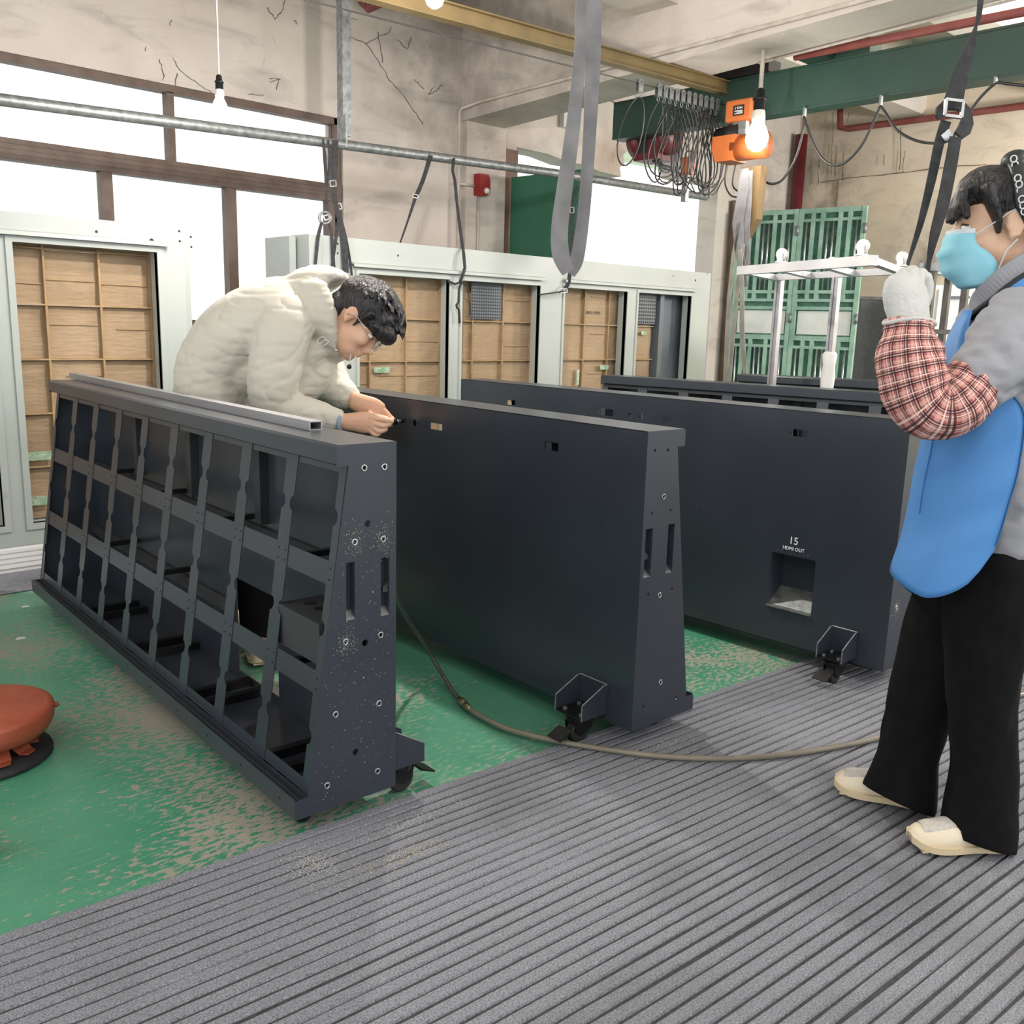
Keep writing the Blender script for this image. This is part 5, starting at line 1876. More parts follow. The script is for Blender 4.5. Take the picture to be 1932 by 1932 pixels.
# plaid over-sleeve, kept as a clean tube so that the checks follow the arm
path = cat_rom([(1858, 702, 42, -0.208), (1840, 720, 49, -0.214), (1808, 754, 55, -0.222), (1774, 772, 53, -0.226), (1745, 760, 55, -0.222), (1728, 728, 58, -0.214), (1719, 690, 56, -0.206), (1715, 655, 51, -0.198), (1715, 628, 42, -0.192), (1717, 606, 37, -0.186)], 7)
seg = 40
rings, uvr = [], []
L_ = 0.0
prevP = None
for i, (x, y, r, d) in enumerate(path):
    P = onD(x, y, WD + d)
    if prevP is not None:
        L_ += (P - prevP).length
    prevP = P
    a_, b_ = path[max(0, i - 1)], path[min(len(path) - 1, i + 1)]
    t_ = (onD(b_[0], b_[1], WD + b_[3]) - onD(a_[0], a_[1], WD + a_[3])).normalized()
    d_ = (FH - t_ * FH.dot(t_)).normalized()
    w_ = t_.cross(d_)
    rr = r * PXW
    if i in (0, len(path) - 1):
        rr *= 0.93
    ring = []
    for q in range(seg):
        an = 2 * math.pi * q / seg
        pt = P + w_ * rr * math.cos(an) + d_ * rr * 0.95 * math.sin(an)
        wr = noise.noise(Vector((math.cos(an) * 1.8, math.sin(an) * 1.8, L_ * 26))) * 0.0075 + noise.noise(Vector((an * 3.0, L_ * 60, 3))) * 0.003
        wr *= min(1.0, i / 12.0)
        if i in (1, 2, len(path) - 4, len(path) - 3):
            wr += 0.003 * math.sin(an * 14)
        ring.append(pt + (pt - P).normalized() * wr)
    rings.append(ring)
    uvr.append(L_)
mb = MB()
mb.rings(rings, False)
sl_ = mb.build('plaid_sleeve', M_plaid, wo, True, recalc=True)
uvl = sl_.data.uv_layers.new(name='sleeve')
for poly in sl_.data.polygons:
    qs = [sl_.data.loops[li].vertex_index for li in poly.loop_indices]
    cols_ = [v_ % seg for v_ in qs]
    wrap = max(cols_) - min(cols_) > seg // 2
    for li, vi in zip(poly.loop_indices, qs):
        ri, ci = vi // seg, vi % seg
        if wrap and ci == 0:
            ci = seg
        uvl.data[li].uv = (ci / seg * 2 * math.pi * 0.062, uvr[ri])
so = sl_.modifiers.new('thick', 'SOLIDIFY')
so.thickness = 0.003
# white glove, closed on the strap
mb = MB()
mb.limb(lim([(1716, 615, 38, 0.034, -0.186), (1714, 596, 38, 0.036, -0.184), (1710, 572, 41, 0.034, -0.180), (1706, 548, 40, 0.032, -0.178), (1706, 530, 35, 0.026, -0.174)], WD), 18)
for x, y, r, l in ((1684, 535, 10.5, 0.8), (1699, 524, 11, 1.0), (1716, 519, 11, 1.0), (1733, 524, 10.5, 0.92)):
    mb.limb(lim([(x, y + 14, r, None, -0.188), (x + 2, y - 4, r, None, -0.176), (x + 6, y - 8, r, None, -0.158), (x + 10, y + 4, r * 0.95, None, -0.136), (x + 12, y + 22 * l, r * 0.9, None, -0.128), (x + 8, y + 40 * l, r * 0.85, None, -0.138)], WD), 12)
mb.limb(lim([(1730, 590, 15, None, -0.160), (1744, 566, 13, None, -0.158), (1750, 540, 11.5, None, -0.162), (1748, 520, 10, None, -0.168)], WD), 12)
gl = solid('glove', mb, M_glove, wo, 0.0028, 3, fold(40, 0.0012, (1, 1, 1.5), 1.0))
P_ = onD(1716, 606, WD - 0.186)
ring = [P_ + _rt * 0.051 * math.cos(t) + FH * 0.044 * math.sin(t) - Vector((0, 0, 0.006 * math.cos(t * 2))) for t in [2 * math.pi * i / 24 for i in range(24)]]
MB().tube(ring, 0.005, 8, True).build('glove_cuff', M_glove, gl, True)
# trousers
mb = MB()
mb.limb(lim([(1886, 985, 100, 0.155, 0), (1880, 1040, 108, 0.165, 0), (1868, 1090, 112, 0.165, 0)], WD), 20)
mb.limb(lim([(1876, 1050, 84, None, -0.075), (1866, 1150, 82, None, -0.08), (1858, 1250, 70, None, -0.08), (1852, 1340, 63, None, -0.08), (1857, 1440, 59, None, -0.08), (1850, 1530, 66, 0.085, -0.08), (1842, 1590, 70, 0.09, -0.08)], WD), 20)
mb.limb(lim([(1838, 1060, 84, None, 0.075), (1795, 1160, 78, None, 0.08), (1757, 1260, 66, None, 0.08), (1733, 1340, 60, None, 0.08), (1712, 1430, 60, None, 0.08), (1698, 1490, 68, 0.085, 0.08), (1694, 1518, 70, 0.09, 0.08)], WD), 20)
dn_ = -RT * 0.28 - UP * 0.96
dn2_ = -RT * 0.38 - UP * 0.92
solid('trousers', mb, M_trouser, wo, 0.010, 4, fold(9, 0.010, (1.5, 1.5, 0.7), 8.0),
      cuts=((onD(1838, 1582, WD - 0.08), dn_, 0.22), (onD(1694, 1508, WD + 0.08), dn2_, 0.13)))
# apron
mb = MB()
rowsA = cat_rom([(585, 1822, 1836), (640, 1788, 1830), (700, 1762, 1850), (760, 1748, 1920), (830, 1737, 1930), (930, 1714, 1908), (1000, 1700, 1888), (1070, 1672, 1868), (1140, 1650, 1850)], 4)


def row_at(y):
    for a_, b_ in zip(rowsA, rowsA[1:]):
        if a_[0] <= y <= b_[0]:
            t_ = (y - a_[0]) / max(1e-6, b_[0] - a_[0])
            return lerp(a_[1], b_[1], t_), lerp(a_[2], b_[2], t_)
    return rowsA[-1][1:]


hem = [(0, 1068), (0.3, 1092), (0.5, 1115), (0.65, 1129), (0.8, 1122), (0.92, 1096), (1.0, 1040)]


def hem_y(s_):
    for a_, b_ in zip(hem, hem[1:]):
        if a_[0] <= s_ <= b_[0]:
            return lerp(a_[1], b_[1], (s_ - a_[0]) / (b_[0] - a_[0]))
    return hem[-1][1]


hem = cat_rom(hem, 5)
NC, NR = 34, 40
grid = []
for j in range(NR + 1):
    row = []
    for i in range(NC + 1):
        s_ = -0.7 + 1.7 * i / NC
        sa = abs(s_)
        yb_ = hem_y(min(1, sa))
        y = lerp(585, yb_, j / NR)
        f_, e_ = row_at(y)
        th = sa * math.pi / 2
        dep = 0.205 if y > 720 else lerp(0.10, 0.205, max(0, (y - 585) / 135))
        x = f_ + (e_ - f_) * (1 - math.cos(th))
        d = -dep * math.sin(th) * (1 if s_ > 0 else -0.95)
        wv = noise.noise(Vector((s_ * 3.2, y * 0.004, 0.3))) * 0.016 + noise.noise(Vector((s_ * 2 + y * 0.012, y * 0.006, 4.3))) * 0.010
        P = onD(x, y, WD + d)
        row.append(P + (-RT * math.cos(th) - FH * math.sin(th) * (1 if s_ > 0 else -1)) * wv)
    grid.append(row)
vs = [p for r_ in grid for p in r_]
n_ = NC + 1
fs = [(j * n_ + i, j * n_ + i + 1, (j + 1) * n_ + i + 1, (j + 1) * n_ + i) for j in range(NR) for i in range(NC)]
mb.add(vs, fs)
ap = mb.build('apron', M_apron, wo, True)
so = ap.modifiers.new('thick', 'SOLIDIFY')
so.thickness = 0.003


for s_line, nm in ((0.34, 'apron_seam'), (0.985, 'apron_hem')):
    i_ = round((s_line + 0.7) / 1.7 * NC)
    pts_ = []
    for j in range(17 if nm == 'apron_seam' else 12, (NR - 9) if nm == 'apron_seam' else NR):
        s_ = -0.7 + 1.7 * i_ / NC
        th = s_ * math.pi / 2
        pts_.append(grid[j][i_] + (-RT * math.cos(th) - FH * math.sin(th)) * 0.0012)
    MB().tube(pts_, 0.0013, 5).build(nm, M_navy if nm == 'x' else mat('apron_stitch', srgb(48, 98, 156), rough=0.8), ap)


def shoe(root, heel, toe, w=0.047, ht=0.075):
    heel, toe = Vector(heel), Vector(toe)
    d = (toe - heel)
    Ls = d.length
    d.normalize()
    sd = Vector((-d.y, d.x, 0))
    up = Vector((0, 0, 1))
    prof = [(0.0, 0.55, 0.75), (0.06, 0.75, 0.98), (0.2, 0.80, 1.0), (0.38, 0.78, 0.92), (0.55, 0.90, 0.78), (0.7, 1.0, 0.66), (0.85, 0.92, 0.56), (0.95, 0.68, 0.44), (1.0, 0.32, 0.26)]
    rings, srings = [], []
    for t, ww, hh in cat_rom(prof, 3):
        c = heel + d * (t * Ls)
        r_ = []
        for q in range(16):
            an = 2 * math.pi * q / 16
            cx = math.cos(an)
            sx_ = math.sin(an)
            r_.append(c + sd * (w * ww * (abs(cx) ** 0.8) * (1 if cx > 0 else -1)) + up * (0.020 + max(0, ht * hh * (abs(sx_) ** 0.8) * (1 if sx_ > 0 else 0))))
        rings.append(r_)
        spring = 0.012 * max(0, (t - 0.75) / 0.25) ** 2 + 0.006 * max(0, (0.1 - t) / 0.1) ** 2
        srings.append([c + sd * (w * ww * 1.10) + up * (0.008 + spring), c + sd * (w * ww * 1.12 + 0.002) + up * (0.026 + spring), c - sd * (w * ww * 1.12 + 0.002) + up * (0.026 + spring), c - sd * (w * ww * 1.10) + up * (0.008 + spring)])
    sh = MB().rings(rings).build('shoe', M_shoe, root, True)
    MB().rings(srings).build('sole', M_sole, sh)
    for k_ in range(11):
        t = 0.05 + 0.085 * k_
        c = heel + d * (t * Ls)
        wwt = [a_ for a_ in cat_rom(prof, 6) if abs(a_[0] - t) < 0.03][0][1]
        MB().box(c + up * 0.0085, (w * wwt * 1.9, 0.014, 0.005), rot=Matrix((sd, d, up)).transposed()).build('tread', M_sole, sh)
    # mesh vamp and strap
    vr = []
    for t in (0.60, 0.68, 0.76, 0.84, 0.90):
        i_ = min(range(len(prof)), key=lambda k2: abs(prof[k2][0] - t))
        ww = [a_ for a_ in cat_rom(prof, 3) if abs(a_[0] - t) < 0.04][0]
        c = heel + d * (t * Ls)
        vr.append([c + sd * (w * ww[1] * 0.62 * math.cos(math.pi * q / 8)) + up * (0.022 + ht * ww[2] * (1.03 * math.sin(math.pi * (0.22 + 0.56 * q / 8)) ** 0.8)) for q in range(9)])
    mbv = MB()
    for i_ in range(len(vr) - 1):
        mbv.add(vr[i_] + vr[i_ + 1], [(q, q + 1, q + 10, q + 9) for q in range(8)])
    mbv.build('mesh_vamp', M_mesh, sh, True)
    return sh


shoe(wo, onZ(1906, 1600, 0.008), onZ(1713, 1597, 0.008))
shoe(wo, onZ(1760, 1528, 0.008), onZ(1573, 1487, 0.008))

# ------------------------------------------------------------------ the man
MD = 3.48
mf = onZ(492, 1236)
ma = thing('person', 'man in pale puffy coat bent over between the dark cabinets', 'person', (mf.x, mf.y, 0))
mh = Head(onD(672, 604, MD - 0.06), RT * 0.66 - UP * 0.75 + FH * 0.10, RT * 0.75 + UP * 0.66, 1.10)
mb = MB()
mh.skin(mb)
mb.limb(lim([(650, 612, 32, 0.062, -0.05), (618, 600, 34, 0.066, -0.03), (585, 600, 44, 0.09, 0)], MD), 16)
mb.limb(lim([(580, 600, 55, 0.15, 0), (500, 640, 62, 0.17, 0), (430, 700, 62, 0.16, 0), (415, 780, 58, 0.16, 0)], MD), 16)
mb.limb(lim([(545, 605, 34, None, -0.17), (522, 680, 30, None, -0.2), (516, 745, 28, None, -0.2), (560, 776, 24, None, -0.16), (620, 788, 18, None, -0.11), (650, 795, 16, 0.024, -0.10), (664, 797, 16, 0.022, -0.10)], MD), 12)
mb.limb(lim([(585, 605, 34, None, 0.17), (590, 670, 30, None, 0.17), (620, 720, 24, None, 0.13), (655, 748, 18, None, 0.06), (672, 757, 17, 0.024, 0.03), (684, 763, 17, 0.024, 0.02)], MD), 12)
mb.limb(lim([(420, 790, 45, None, -0.04), (468, 1000, 34, None, -0.10), (486, 1180, 24, None, -0.15), (486, 1215, 20, None, -0.16)], MD), 12)
mb.limb(lim([(400, 790, 45, None, 0.16), (420, 1000, 34, None, 0.12), (415, 1160, 24, None, 0.10)], MD), 12)
mbody = solid('body', mb, M_skin, ma, 0.0085, 3)
# hands, five fingers each
hm = MB()
HD = MD - 0.10
hm.limb(lim([(650, 796, 16, 0.022, 0), (668, 796, 18, 0.022, 0), (688, 797, 21, 0.018, 0), (704, 798, 18, 0.015, 0.0)], HD), 14)
for pts, r in ((((698, 788), (716, 791), (730, 793), (741, 795)), 6.0), (((701, 797), (718, 803), (728, 803), (737, 799)), 6.0),
               (((700, 804), (712, 813), (722, 813), (729, 809)), 5.6), (((696, 810), (705, 819), (713, 820), (717, 816)), 5.0),
               (((672, 786), (694, 783), (714, 787), (732, 791)), 6.6)):
    hm.limb(lim([(x, y, r * (1 - 0.06 * i), None, 0.004 * (i - 1) + (0.02 if r == 6.6 else 0)) for i, (x, y) in enumerate(pts)], HD), 10)
ho_ = solid('hand_tmp', hm, M_skin, ma, 0.0026, 2)
join_into(mbody, ho_)
hm = MB()
HD2 = MD + 0.0
hm.limb(lim([(668, 756, 17, 0.024, 0.02), (684, 763, 19, 0.024, 0.01), (704, 770, 20, 0.02, 0.0), (718, 777, 17, 0.016, 0.0)], HD2), 14)
for pts, r in ((((712, 768), (726, 776), (735, 786), (742, 792)), 6.2), (((716, 776), (728, 786), (735, 796), (738, 803)), 6.0),
               (((712, 782), (722, 794), (727, 803), (728, 809)), 5.7), (((706, 786), (713, 798), (716, 806), (716, 811)), 5.0),
               (((696, 778), (712, 788), (728, 793), (742, 794)), 6.4)):
    hm.limb(lim([(x, y, r * (1 - 0.06 * i), None, -0.004 * i - (0.02 if r == 6.4 else 0)) for i, (x, y) in enumerate(pts)], HD2), 10)
ho_ = solid('hand_tmp', hm, M_skin, ma, 0.0026, 2)
join_into(mbody, ho_)
mh.eyes(mbody)
# hair
mb = MB()
mh.ball(mb, -0.012, 0, 0.058, (0.104, 0.088, 0.092), 26)
mh.ball(mb, 0.052, 0, 0.060, (0.062, 0.078, 0.062), 20)
mh.ball(mb, 0.092, 0, 0.042, (0.046, 0.070, 0.036), 16)
mh.ball(mb, 0.062, 0, 0.030, (0.040, 0.079, 0.026), 16)
mh.ball(mb, -0.065, 0, 0.0, (0.048, 0.064, 0.060), 16)
for e in (-1, 1):
    mb.limb([(mh.p(0.03, e * 0.074, 0.05), 0.02, 0.03), (mh.p(0.020, e * 0.074, 0.012), 0.006, 0.018), (mh.p(0.016, e * 0.066, -0.018), 0.003, 0.009)], 10)
rh = random.Random(11)
for i in range(150):
    th, ph = rh.uniform(0, 6.28), rh.uniform(0.05, 1.35)
    n_ = Vector((math.sin(ph) * math.cos(th), math.sin(ph) * math.sin(th), math.cos(ph)))
    base = Vector((0.012 + 0.108 * n_.x, 0.086 * n_.y, 0.060 + 0.088 * n_.z))
    dn = Vector((0.75 + 0.4 * n_.x, n_.y * 0.6, -0.40)).normalized()
    p0, p1, p2 = base - dn * 0.012, base + dn * 0.014 + n_ * 0.006, base + dn * 0.034 + n_ * 0.002
    mb.limb([(mh.p(*p0), 0.006, 0.007), (mh.p(*p1), 0.0055, 0.006), (mh.p(*p2), 0.002, 0.002)], 6)
solid('hair', mb, M_hair, ma, 0.0042, 1, fold(70, 0.002, (1, 1, 0.4)))
# glasses
gl = MB()
for e in (-1, 1):
    ring = [mh.p(0.108, e * 0.034 + 0.025 * math.cos(t), -0.006 + 0.021 * math.sin(t)) for t in [2 * math.pi * i / 20 for i in range(20)]]
    gl.tube(ring, 0.0014, 6, True)
    gl.tube([mh.p(0.108, e * 0.059, 0.004), mh.p(0.06, e * 0.082, 0.004), mh.p(0.0, e * 0.088, 0.008), mh.p(-0.02, e * 0.086, -0.008)], 0.0015, 6)
gl.tube([mh.p(0.108, -0.009, 0.0), mh.p(0.114, 0, 0.003), mh.p(0.108, 0.009, 0.0)], 0.0014, 6)
go = gl.build('glasses', M_silver, ma, True)
for e in (-1, 1):
    c_ = [mh.p(0.108, e * 0.034 + 0.024 * math.cos(t), -0.006 + 0.020 * math.sin(t)) for t in [2 * math.pi * i / 20 for i in range(20)]]
    c2_ = [p_ + mh.f * 0.001 for p_ in c_]
    MB().rings([c_, c2_]).build('lens', M_lens, go)
# coat
mb = MB()
mb.limb(lim([(412, 800, 76, 0.21, 0), (410, 745, 76, 0.215, 0), (416, 690, 75, 0.22, 0), (452, 642, 78, 0.225, 0), (505, 606, 76, 0.23, 0), (556, 592, 68, 0.21, 0), (598, 592, 50, 0.14, 0)], MD), 26)
mb.limb(lim([(470, 700, 60, 0.17, 0), (530, 690, 62, 0.17, 0), (590, 665, 46, 0.15, 0), (620, 640, 30, 0.10, 0)], MD), 20)
mb.limb(lim([(500, 760, 44, 0.15, 0), (560, 735, 40, 0.15, 0.02), (610, 690, 30, 0.12, 0.02)], MD), 16)
mb.limb(lim([(548, 590, 50, None, -0.13), (532, 630, 54, None, -0.18), (520, 690, 51, None, -0.20), (512, 740, 47, None, -0.21), (522, 765, 41, None, -0.20), (560, 777, 36, None, -0.17), (605, 785, 28, None, -0.125), (636, 792, 22, 0.042, -0.108)], MD), 18)
mb.limb(lim([(580, 600, 50, None, 0.13), (590, 650, 50, None, 0.16), (605, 695, 46, None, 0.15), (632, 730, 36, None, 0.09), (660, 751, 25, 0.05, 0.05)], MD), 16)
# hood
mb.limb(lim([(556, 560, 38, 0.13, 0), (584, 540, 38, 0.13, 0), (612, 526, 28, 0.115, 0), (640, 522, 16, 0.09, 0)], MD), 20)
mb.limb(lim([(590, 545, 32, None, -0.10), (606, 585, 30, None, -0.115), (616, 620, 22, None, -0.11), (628, 650, 13, None, -0.09)], MD), 14)
mb.limb(lim([(590, 545, 32, None, 0.10), (606, 585, 30, None, 0.115), (620, 620, 22, None, 0.11), (640, 648, 13, None, 0.07)], MD), 14)
mb.limb(lim([(628, 650, 13, None, -0.09), (640, 668, 14, None, -0.03), (640, 668, 14, None, 0.03), (640, 648, 13, None, 0.07)], MD), 10)


def coat_fold(co):
    n1 = noise.noise(Vector((co.x * 6, co.y * 6, co.z * 11)))
    r_ = 1 - abs(noise.noise(Vector((co.x * 9 + 3, co.y * 9, co.z * 14))))
    r2_ = 1 - abs(noise.noise(Vector((co.x * 5 + 9, co.y * 5, co.z * 26))))
    return 0.005 * n1 - 0.0045 * max(0, r_ - 0.90) / 0.10 - 0.0035 * max(0, r2_ - 0.85) / 0.15


ct = solid('puffer_coat', mb, M_coat, ma, 0.009, 4, coat_fold)
# stitched seams, cuffs, drawcord
for pts in (((565, 520), (572, 545), (590, 580), (605, 615), (618, 650)),):
    pass
P_ = onD(642, 794, MD - 0.106)
MB().tube([P_ + UP * 0.034 * math.cos(t) + FH * 0.036 * math.sin(t) for t in [2 * math.pi * i / 20 for i in range(20)]], 0.009, 8, True).build('cuff', M_cuff, ct, True)
P_ = onD(618, 650, MD - 0.16)
MB().tube([onD(x, y, MD - 0.155) for x, y in cat_rom([(616, 642), (610, 636), (602, 638), (598, 645), (604, 648), (612, 642), (620, 644), (612, 652)], 4)], 0.0016, 6).build('drawcord', M_whitepanel, ct, True)
MB().tube([onD(x, y, MD - 0.12) for x, y in ((672, 672), (668, 680), (662, 686), (658, 690))], 0.002, 6).build('cord_end', M_whitepanel, ct, True)
MB().tube([onD(x, y, MD - 0.12) for x, y in ((662, 668), (660, 680), (659, 690))], 0.0012, 6).build('cord_end', M_whitepanel, ct, True)
MB().ball(onD(659, 692, MD - 0.12), 0.009, 10).build('cord_toggle', M_black, ct, True)
MB().ball(onD(634, 661, MD - 0.16), 0.006, 10).build('snap', M_silver, ct, True)
# trousers and shoe seen through the lattice
mb = MB()
mb.limb(lim([(410, 770, 60, 0.17, 0.06), (412, 820, 58, 0.17, 0.06)], MD), 16)
mb.limb(lim([(425, 800, 50, None, -0.02), (450, 920, 44, None, -0.06), (470, 1020, 40, None, -0.10), (486, 1120, 38, None, -0.13), (490, 1198, 36, None, -0.155)], MD), 16)
mb.limb(lim([(400, 800, 50, None, 0.16), (415, 1000, 40, None, 0.12), (415, 1150, 36, None, 0.10)], MD), 16)
solid('trousers', mb, M_trouser, ma, 0.012, 3)
sh0 = onZ(478, 1222, 0.008)
shoe(ma, sh0, sh0 - FH * 0.20 + _rt * 0.10, 0.046, 0.085)
l0 = onD(412, 1150, MD + 0.10)
shoe(ma, Vector((l0.x - 0.05, l0.y + 0.03, 0.008)), Vector((l0.x + 0.15, l0.y - 0.13, 0.008)), 0.046, 0.085)
# connector he is fitting
qv, qz = B.back(764, 794.5)
hp = B.M @ B.p(0, qv, qz)
tip = onD(738, 797, MD - 0.05)
cn = thing('plug_connector', 'black cylindrical connector held at the round panel hole', 'connector', tip)
dv_ = (hp - tip)
MB().tube([tip - dv_ * 0.15, tip + dv_ * 0.35], 0.0105, 14).build('shell', M_black, cn, True)
MB().tube([tip + dv_ * 0.35, tip + dv_ * 0.50], 0.0085, 14).build('collar_ring', M_bare, cn, True)
MB().tube([tip + dv_ * 0.50, tip + dv_ * 0.85], 0.0065, 14).build('nose', M_black, cn, True)

# ================================================================== SMALLER THINGS
# square aluminium tube lying on the lattice cabinet
n0, f0 = onZ(584, 813, CZT), onZ(131, 714, CZT)
tv = (f0 - n0).normalized()
tn = Vector((tv.y, -tv.x, 0))
tb = thing('aluminium_tube', 'long square aluminium tube lying on the lattice cabinet', 'tube', n0 + tn * 0.018)
hw = 0.036
n0 = n0 + Vector((0, 0, 0.0005))
mb = MB()
pr_ = [(0, 0), (hw, 0), (hw, 0.024), (0, 0.024)]
mb.prism(pr_, [[(0.003, 0.003), (hw - 0.003, 0.003), (hw - 0.003, 0.021), (0.003, 0.021)]], lambda a, b, t: n0 + tn * a + Vector((0, 0, b)) + tv * t, 0.0, (f0 - n0).length)
mb.build('tube_wall', M_alu, tb)

# air hose along the floor
hz = 0.018
pts = [onX(735, 1090, 1.66), onX(752, 1135, 1.74), onX(772, 1172, 1.84), onX(800, 1215, 1.93), onX(828, 1262, 1.97), onZ(852, 1300, 0.02), onZ(868, 1320, 0.02)]


def cr(P, n=6):
    out = []
    for i in range(len(P) - 1):
        a, b, c_, d = P[max(0, i - 1)], P[i], P[i + 1], P[min(len(P) - 1, i + 2)]
        for s_ in range(n):
            u = s_ / n
            out.append(0.5 * ((2 * b) + (c_ - a) * u + (2 * a - 5 * b + 4 * c_ - d) * u * u + (3 * b - a - 3 * c_ + d) * u ** 3))
    return out + [P[-1]]


hs = thing('air_hose', 'thin air hose with a metal coupling curving over floor and mat', 'hose', onZ(960, 1377))
MB().tube(cr(pts), 0.0075, 10).build('dark_hose', M_hosed, hs, True)
p2 = [onZ(x, y, hz) for x, y in ((884, 1336), (905, 1350), (960, 1376), (1050, 1398), (1150, 1415), (1250, 1427), (1350, 1431), (1450, 1427), (1550, 1414), (1650, 1394), (1760, 1362), (1850, 1332), (1935, 1309), (2050, 1280))]
MB().tube(cr(p2), 0.0085, 10).build('clear_hose', M_hose, hs, True)
ca, cb = onZ(866, 1318, 0.020), onZ(886, 1338, 0.020)
cd_ = (cb - ca)
MB().tube([ca, ca + cd_ * 0.2, ca + cd_ * 0.22, ca + cd_ * 0.5, ca + cd_ * 0.52, ca + cd_ * 0.7, ca + cd_ * 0.72, cb], [0.009, 0.009, 0.013, 0.013, 0.011, 0.011, 0.013, 0.010], 10).build('coupling', M_brass, hs, True)

# orange stool at the left edge
C_ = Vector((0.612, 2.79, 0))
st = thing('work_stool', 'low round stool with worn orange vinyl seat and black base', 'stool', C_)
MB().lathe(C_, [(0.165, 0.0), (0.178, 0.006), (0.176, 0.018), (0.12, 0.028), (0.03, 0.034)], 32).build('base_disc', M_rubber, st, True)
MB().lathe(C_, [(0.045, 0.03), (0.04, 0.06), (0.05, 0.09)], 16).build('column', M_black, st, True)
se = MB().lathe(C_, [(0.02, 0.072), (0.15, 0.074), (0.168, 0.080), (0.176, 0.088), (0.184, 0.104), (0.187, 0.112), (0.188, 0.138), (0.187, 0.143), (0.184, 0.148), (0.180, 0.151), (0.174, 0.153), (0.168, 0.154), (0.10, 0.157), (0.02, 0.158)], 36).build('seat', M_orange_stool, st, True)
q = onZ(96, 1325, 0.135)
MB().lathe((C_.x + 0.182, C_.y - 0.03, 0.125), [(0.001, 0), (0.010, 0.003), (0.008, 0.012), (0.002, 0.018)], 10, (0.9, -0.1, -0.3)).build('seat_knot', M_orange_stool, se, True)
for a_, r_ in ((-0.9, 0.07), (-1.5, 0.08), (-2.1, 0.09), (-0.3, 0.06)):
    d = Vector((math.cos(a_), math.sin(a_), 0))
    p_ = [C_ + d * 0.10 + Vector((0, 0, 0.092)), C_ + d * 0.105 + Vector((0, 0, 0.06)), C_ + d * (0.06 + r_) + Vector((0, 0, 0.036)), C_ + d * (0.08 + r_) + Vector((0, 0, 0.034))]
    MB().ribbon(p_, [0.05, 0.06, 0.05, 0.03], 0.003, d.cross(Vector((0, 0, 1)))).build('torn_flap', M_orange_stool, se)

# black castor poking in at the left edge
q = onZ(-6, 1608)
cs = thing('castor_wheel', 'black castor wheel just showing at the left edge', 'wheel', q)
MB().lathe(q + Vector((-0.02, 0.0, 0.036)), [(0.012, -0.014), (0.03, -0.014), (0.036, -0.009), (0.036, 0.009), (0.03, 0.014), (0.012, 0.014)], 22, (0.72, -0.69, 0)).build('tyre', M_rubber, cs, True)
MB().bx(q.x - 0.05, q.x + 0.0, q.y - 0.03, q.y + 0.03, 0.076, 0.082).build('top_plate', M_black, cs)
MB().bx(q.x - 0.044, q.x - 0.040, q.y - 0.016, q.y + 0.016, 0.03, 0.078).build('fork', M_black, cs)

# scraps on the floor
for x, y, s_, lab in ((47, 1145, 0.016, 'small white scrap lying on the green floor by the left mat'), (38, 1205, 0.02, 'pale flat scrap on the green floor near the lattice cabinet')):
    P = onZ(x, y, 0.0)
    o = MB().prism([(P.x - s_, P.y - s_ * 0.5), (P.x + s_, P.y - s_ * 0.7), (P.x + s_ * 0.8, P.y + s_ * 0.6), (P.x - s_ * 0.3, P.y + s_ * 0.8)], [], lambda a, b, t: Vector((a, b, t)), 0.0005, 0.002).build('paper_scrap', M_whitepanel)
    tag(o, lab, 'scrap')

# ================================================================== FAR RIGHT
GZ = 2.52
gs = (GZ - 1.25) / (2.6 - 1.25)
G0, G1, G2 = onZ(1395, 400, GZ), onZ(1511, 395, GZ), onZ(1640, 388, GZ)


def gate_leaf(a, b, label):
    a, b = Vector((a.x, a.y, 0)), Vector((b.x, b.y, 0))
    u = (b - a)
    w = u.length
    u.normalize()
    n = Vector((u.y, -u.x, 0))
    if n.dot(CO - a) < 0:
        n = -n
    t = thing('gate_leaf', label, 'gate', (a + b) / 2)

    def P(x, z, d):
        return a + u * x + Vector((0, 0, z)) + n * d

    def piece(x0, x1, z0, z1, d0, d1, nm, mt, par=None):
        return MB().prism(rect(x0, x1, z0, z1), [], lambda q, r, d: P(q, r, d), d0, d1).build(nm, mt, par or t)
    e = 0.004
    piece(e, w - e, 0.03, GZ, 0.0, 0.004, 'backing_sheet', M_gate_d)
    for x0, x1 in ((e, 0.05), (w - 0.05, w - e)):
        piece(x0, x1, 0.02, GZ, 0.004, 0.04, 'stile', M_gate)
    zs = [(GZ - 0.05, GZ), (GZ - 0.135, GZ - 0.105), (1.655, 1.69), (1.57, 1.60), (1.485, 1.52), (1.165, 1.215), (1.08, 1.11), (0.28, 0.31), (0.02, 0.07)]
    for z0, z1 in zs:
        piece(0.05, w - 0.05, z0, z1, 0.004, 0.034, 'rail', M_gate)
    for fx in (0.22, 0.36, 0.62, 0.76):
        x = w * fx
        piece(x - 0.02, x + 0.02, 1.57, GZ - 0.05, 0.004, 0.036, 'mullion', M_gate)
        piece(x - 0.02, x + 0.02, 0.07, 1.165, 0.004, 0.036, 'mullion', M_gate)
    for fx in (0.13, 0.45, 0.53, 0.87):
        x = w * fx
        for z0, z1 in ((1.69, GZ - 0.135), (0.31, 1.08)):
            MB().cyl(P(x, z0, 0.03), P(x, z1, 0.03), 0.011, 8).build('rod', M_bare, t, True)
    mpan = piece(0.07, w - 0.07, 1.23, 1.475, 0.004, 0.010, 'marbled_panel', M_whitepanel)
    for z in (2.25, 1.35, 0.6):
        MB().cyl(P(w - 0.004, z, 0.045), P(w - 0.004, z + 0.10, 0.045), 0.018, 8).build('hinge', M_galv, t, True)
    return t


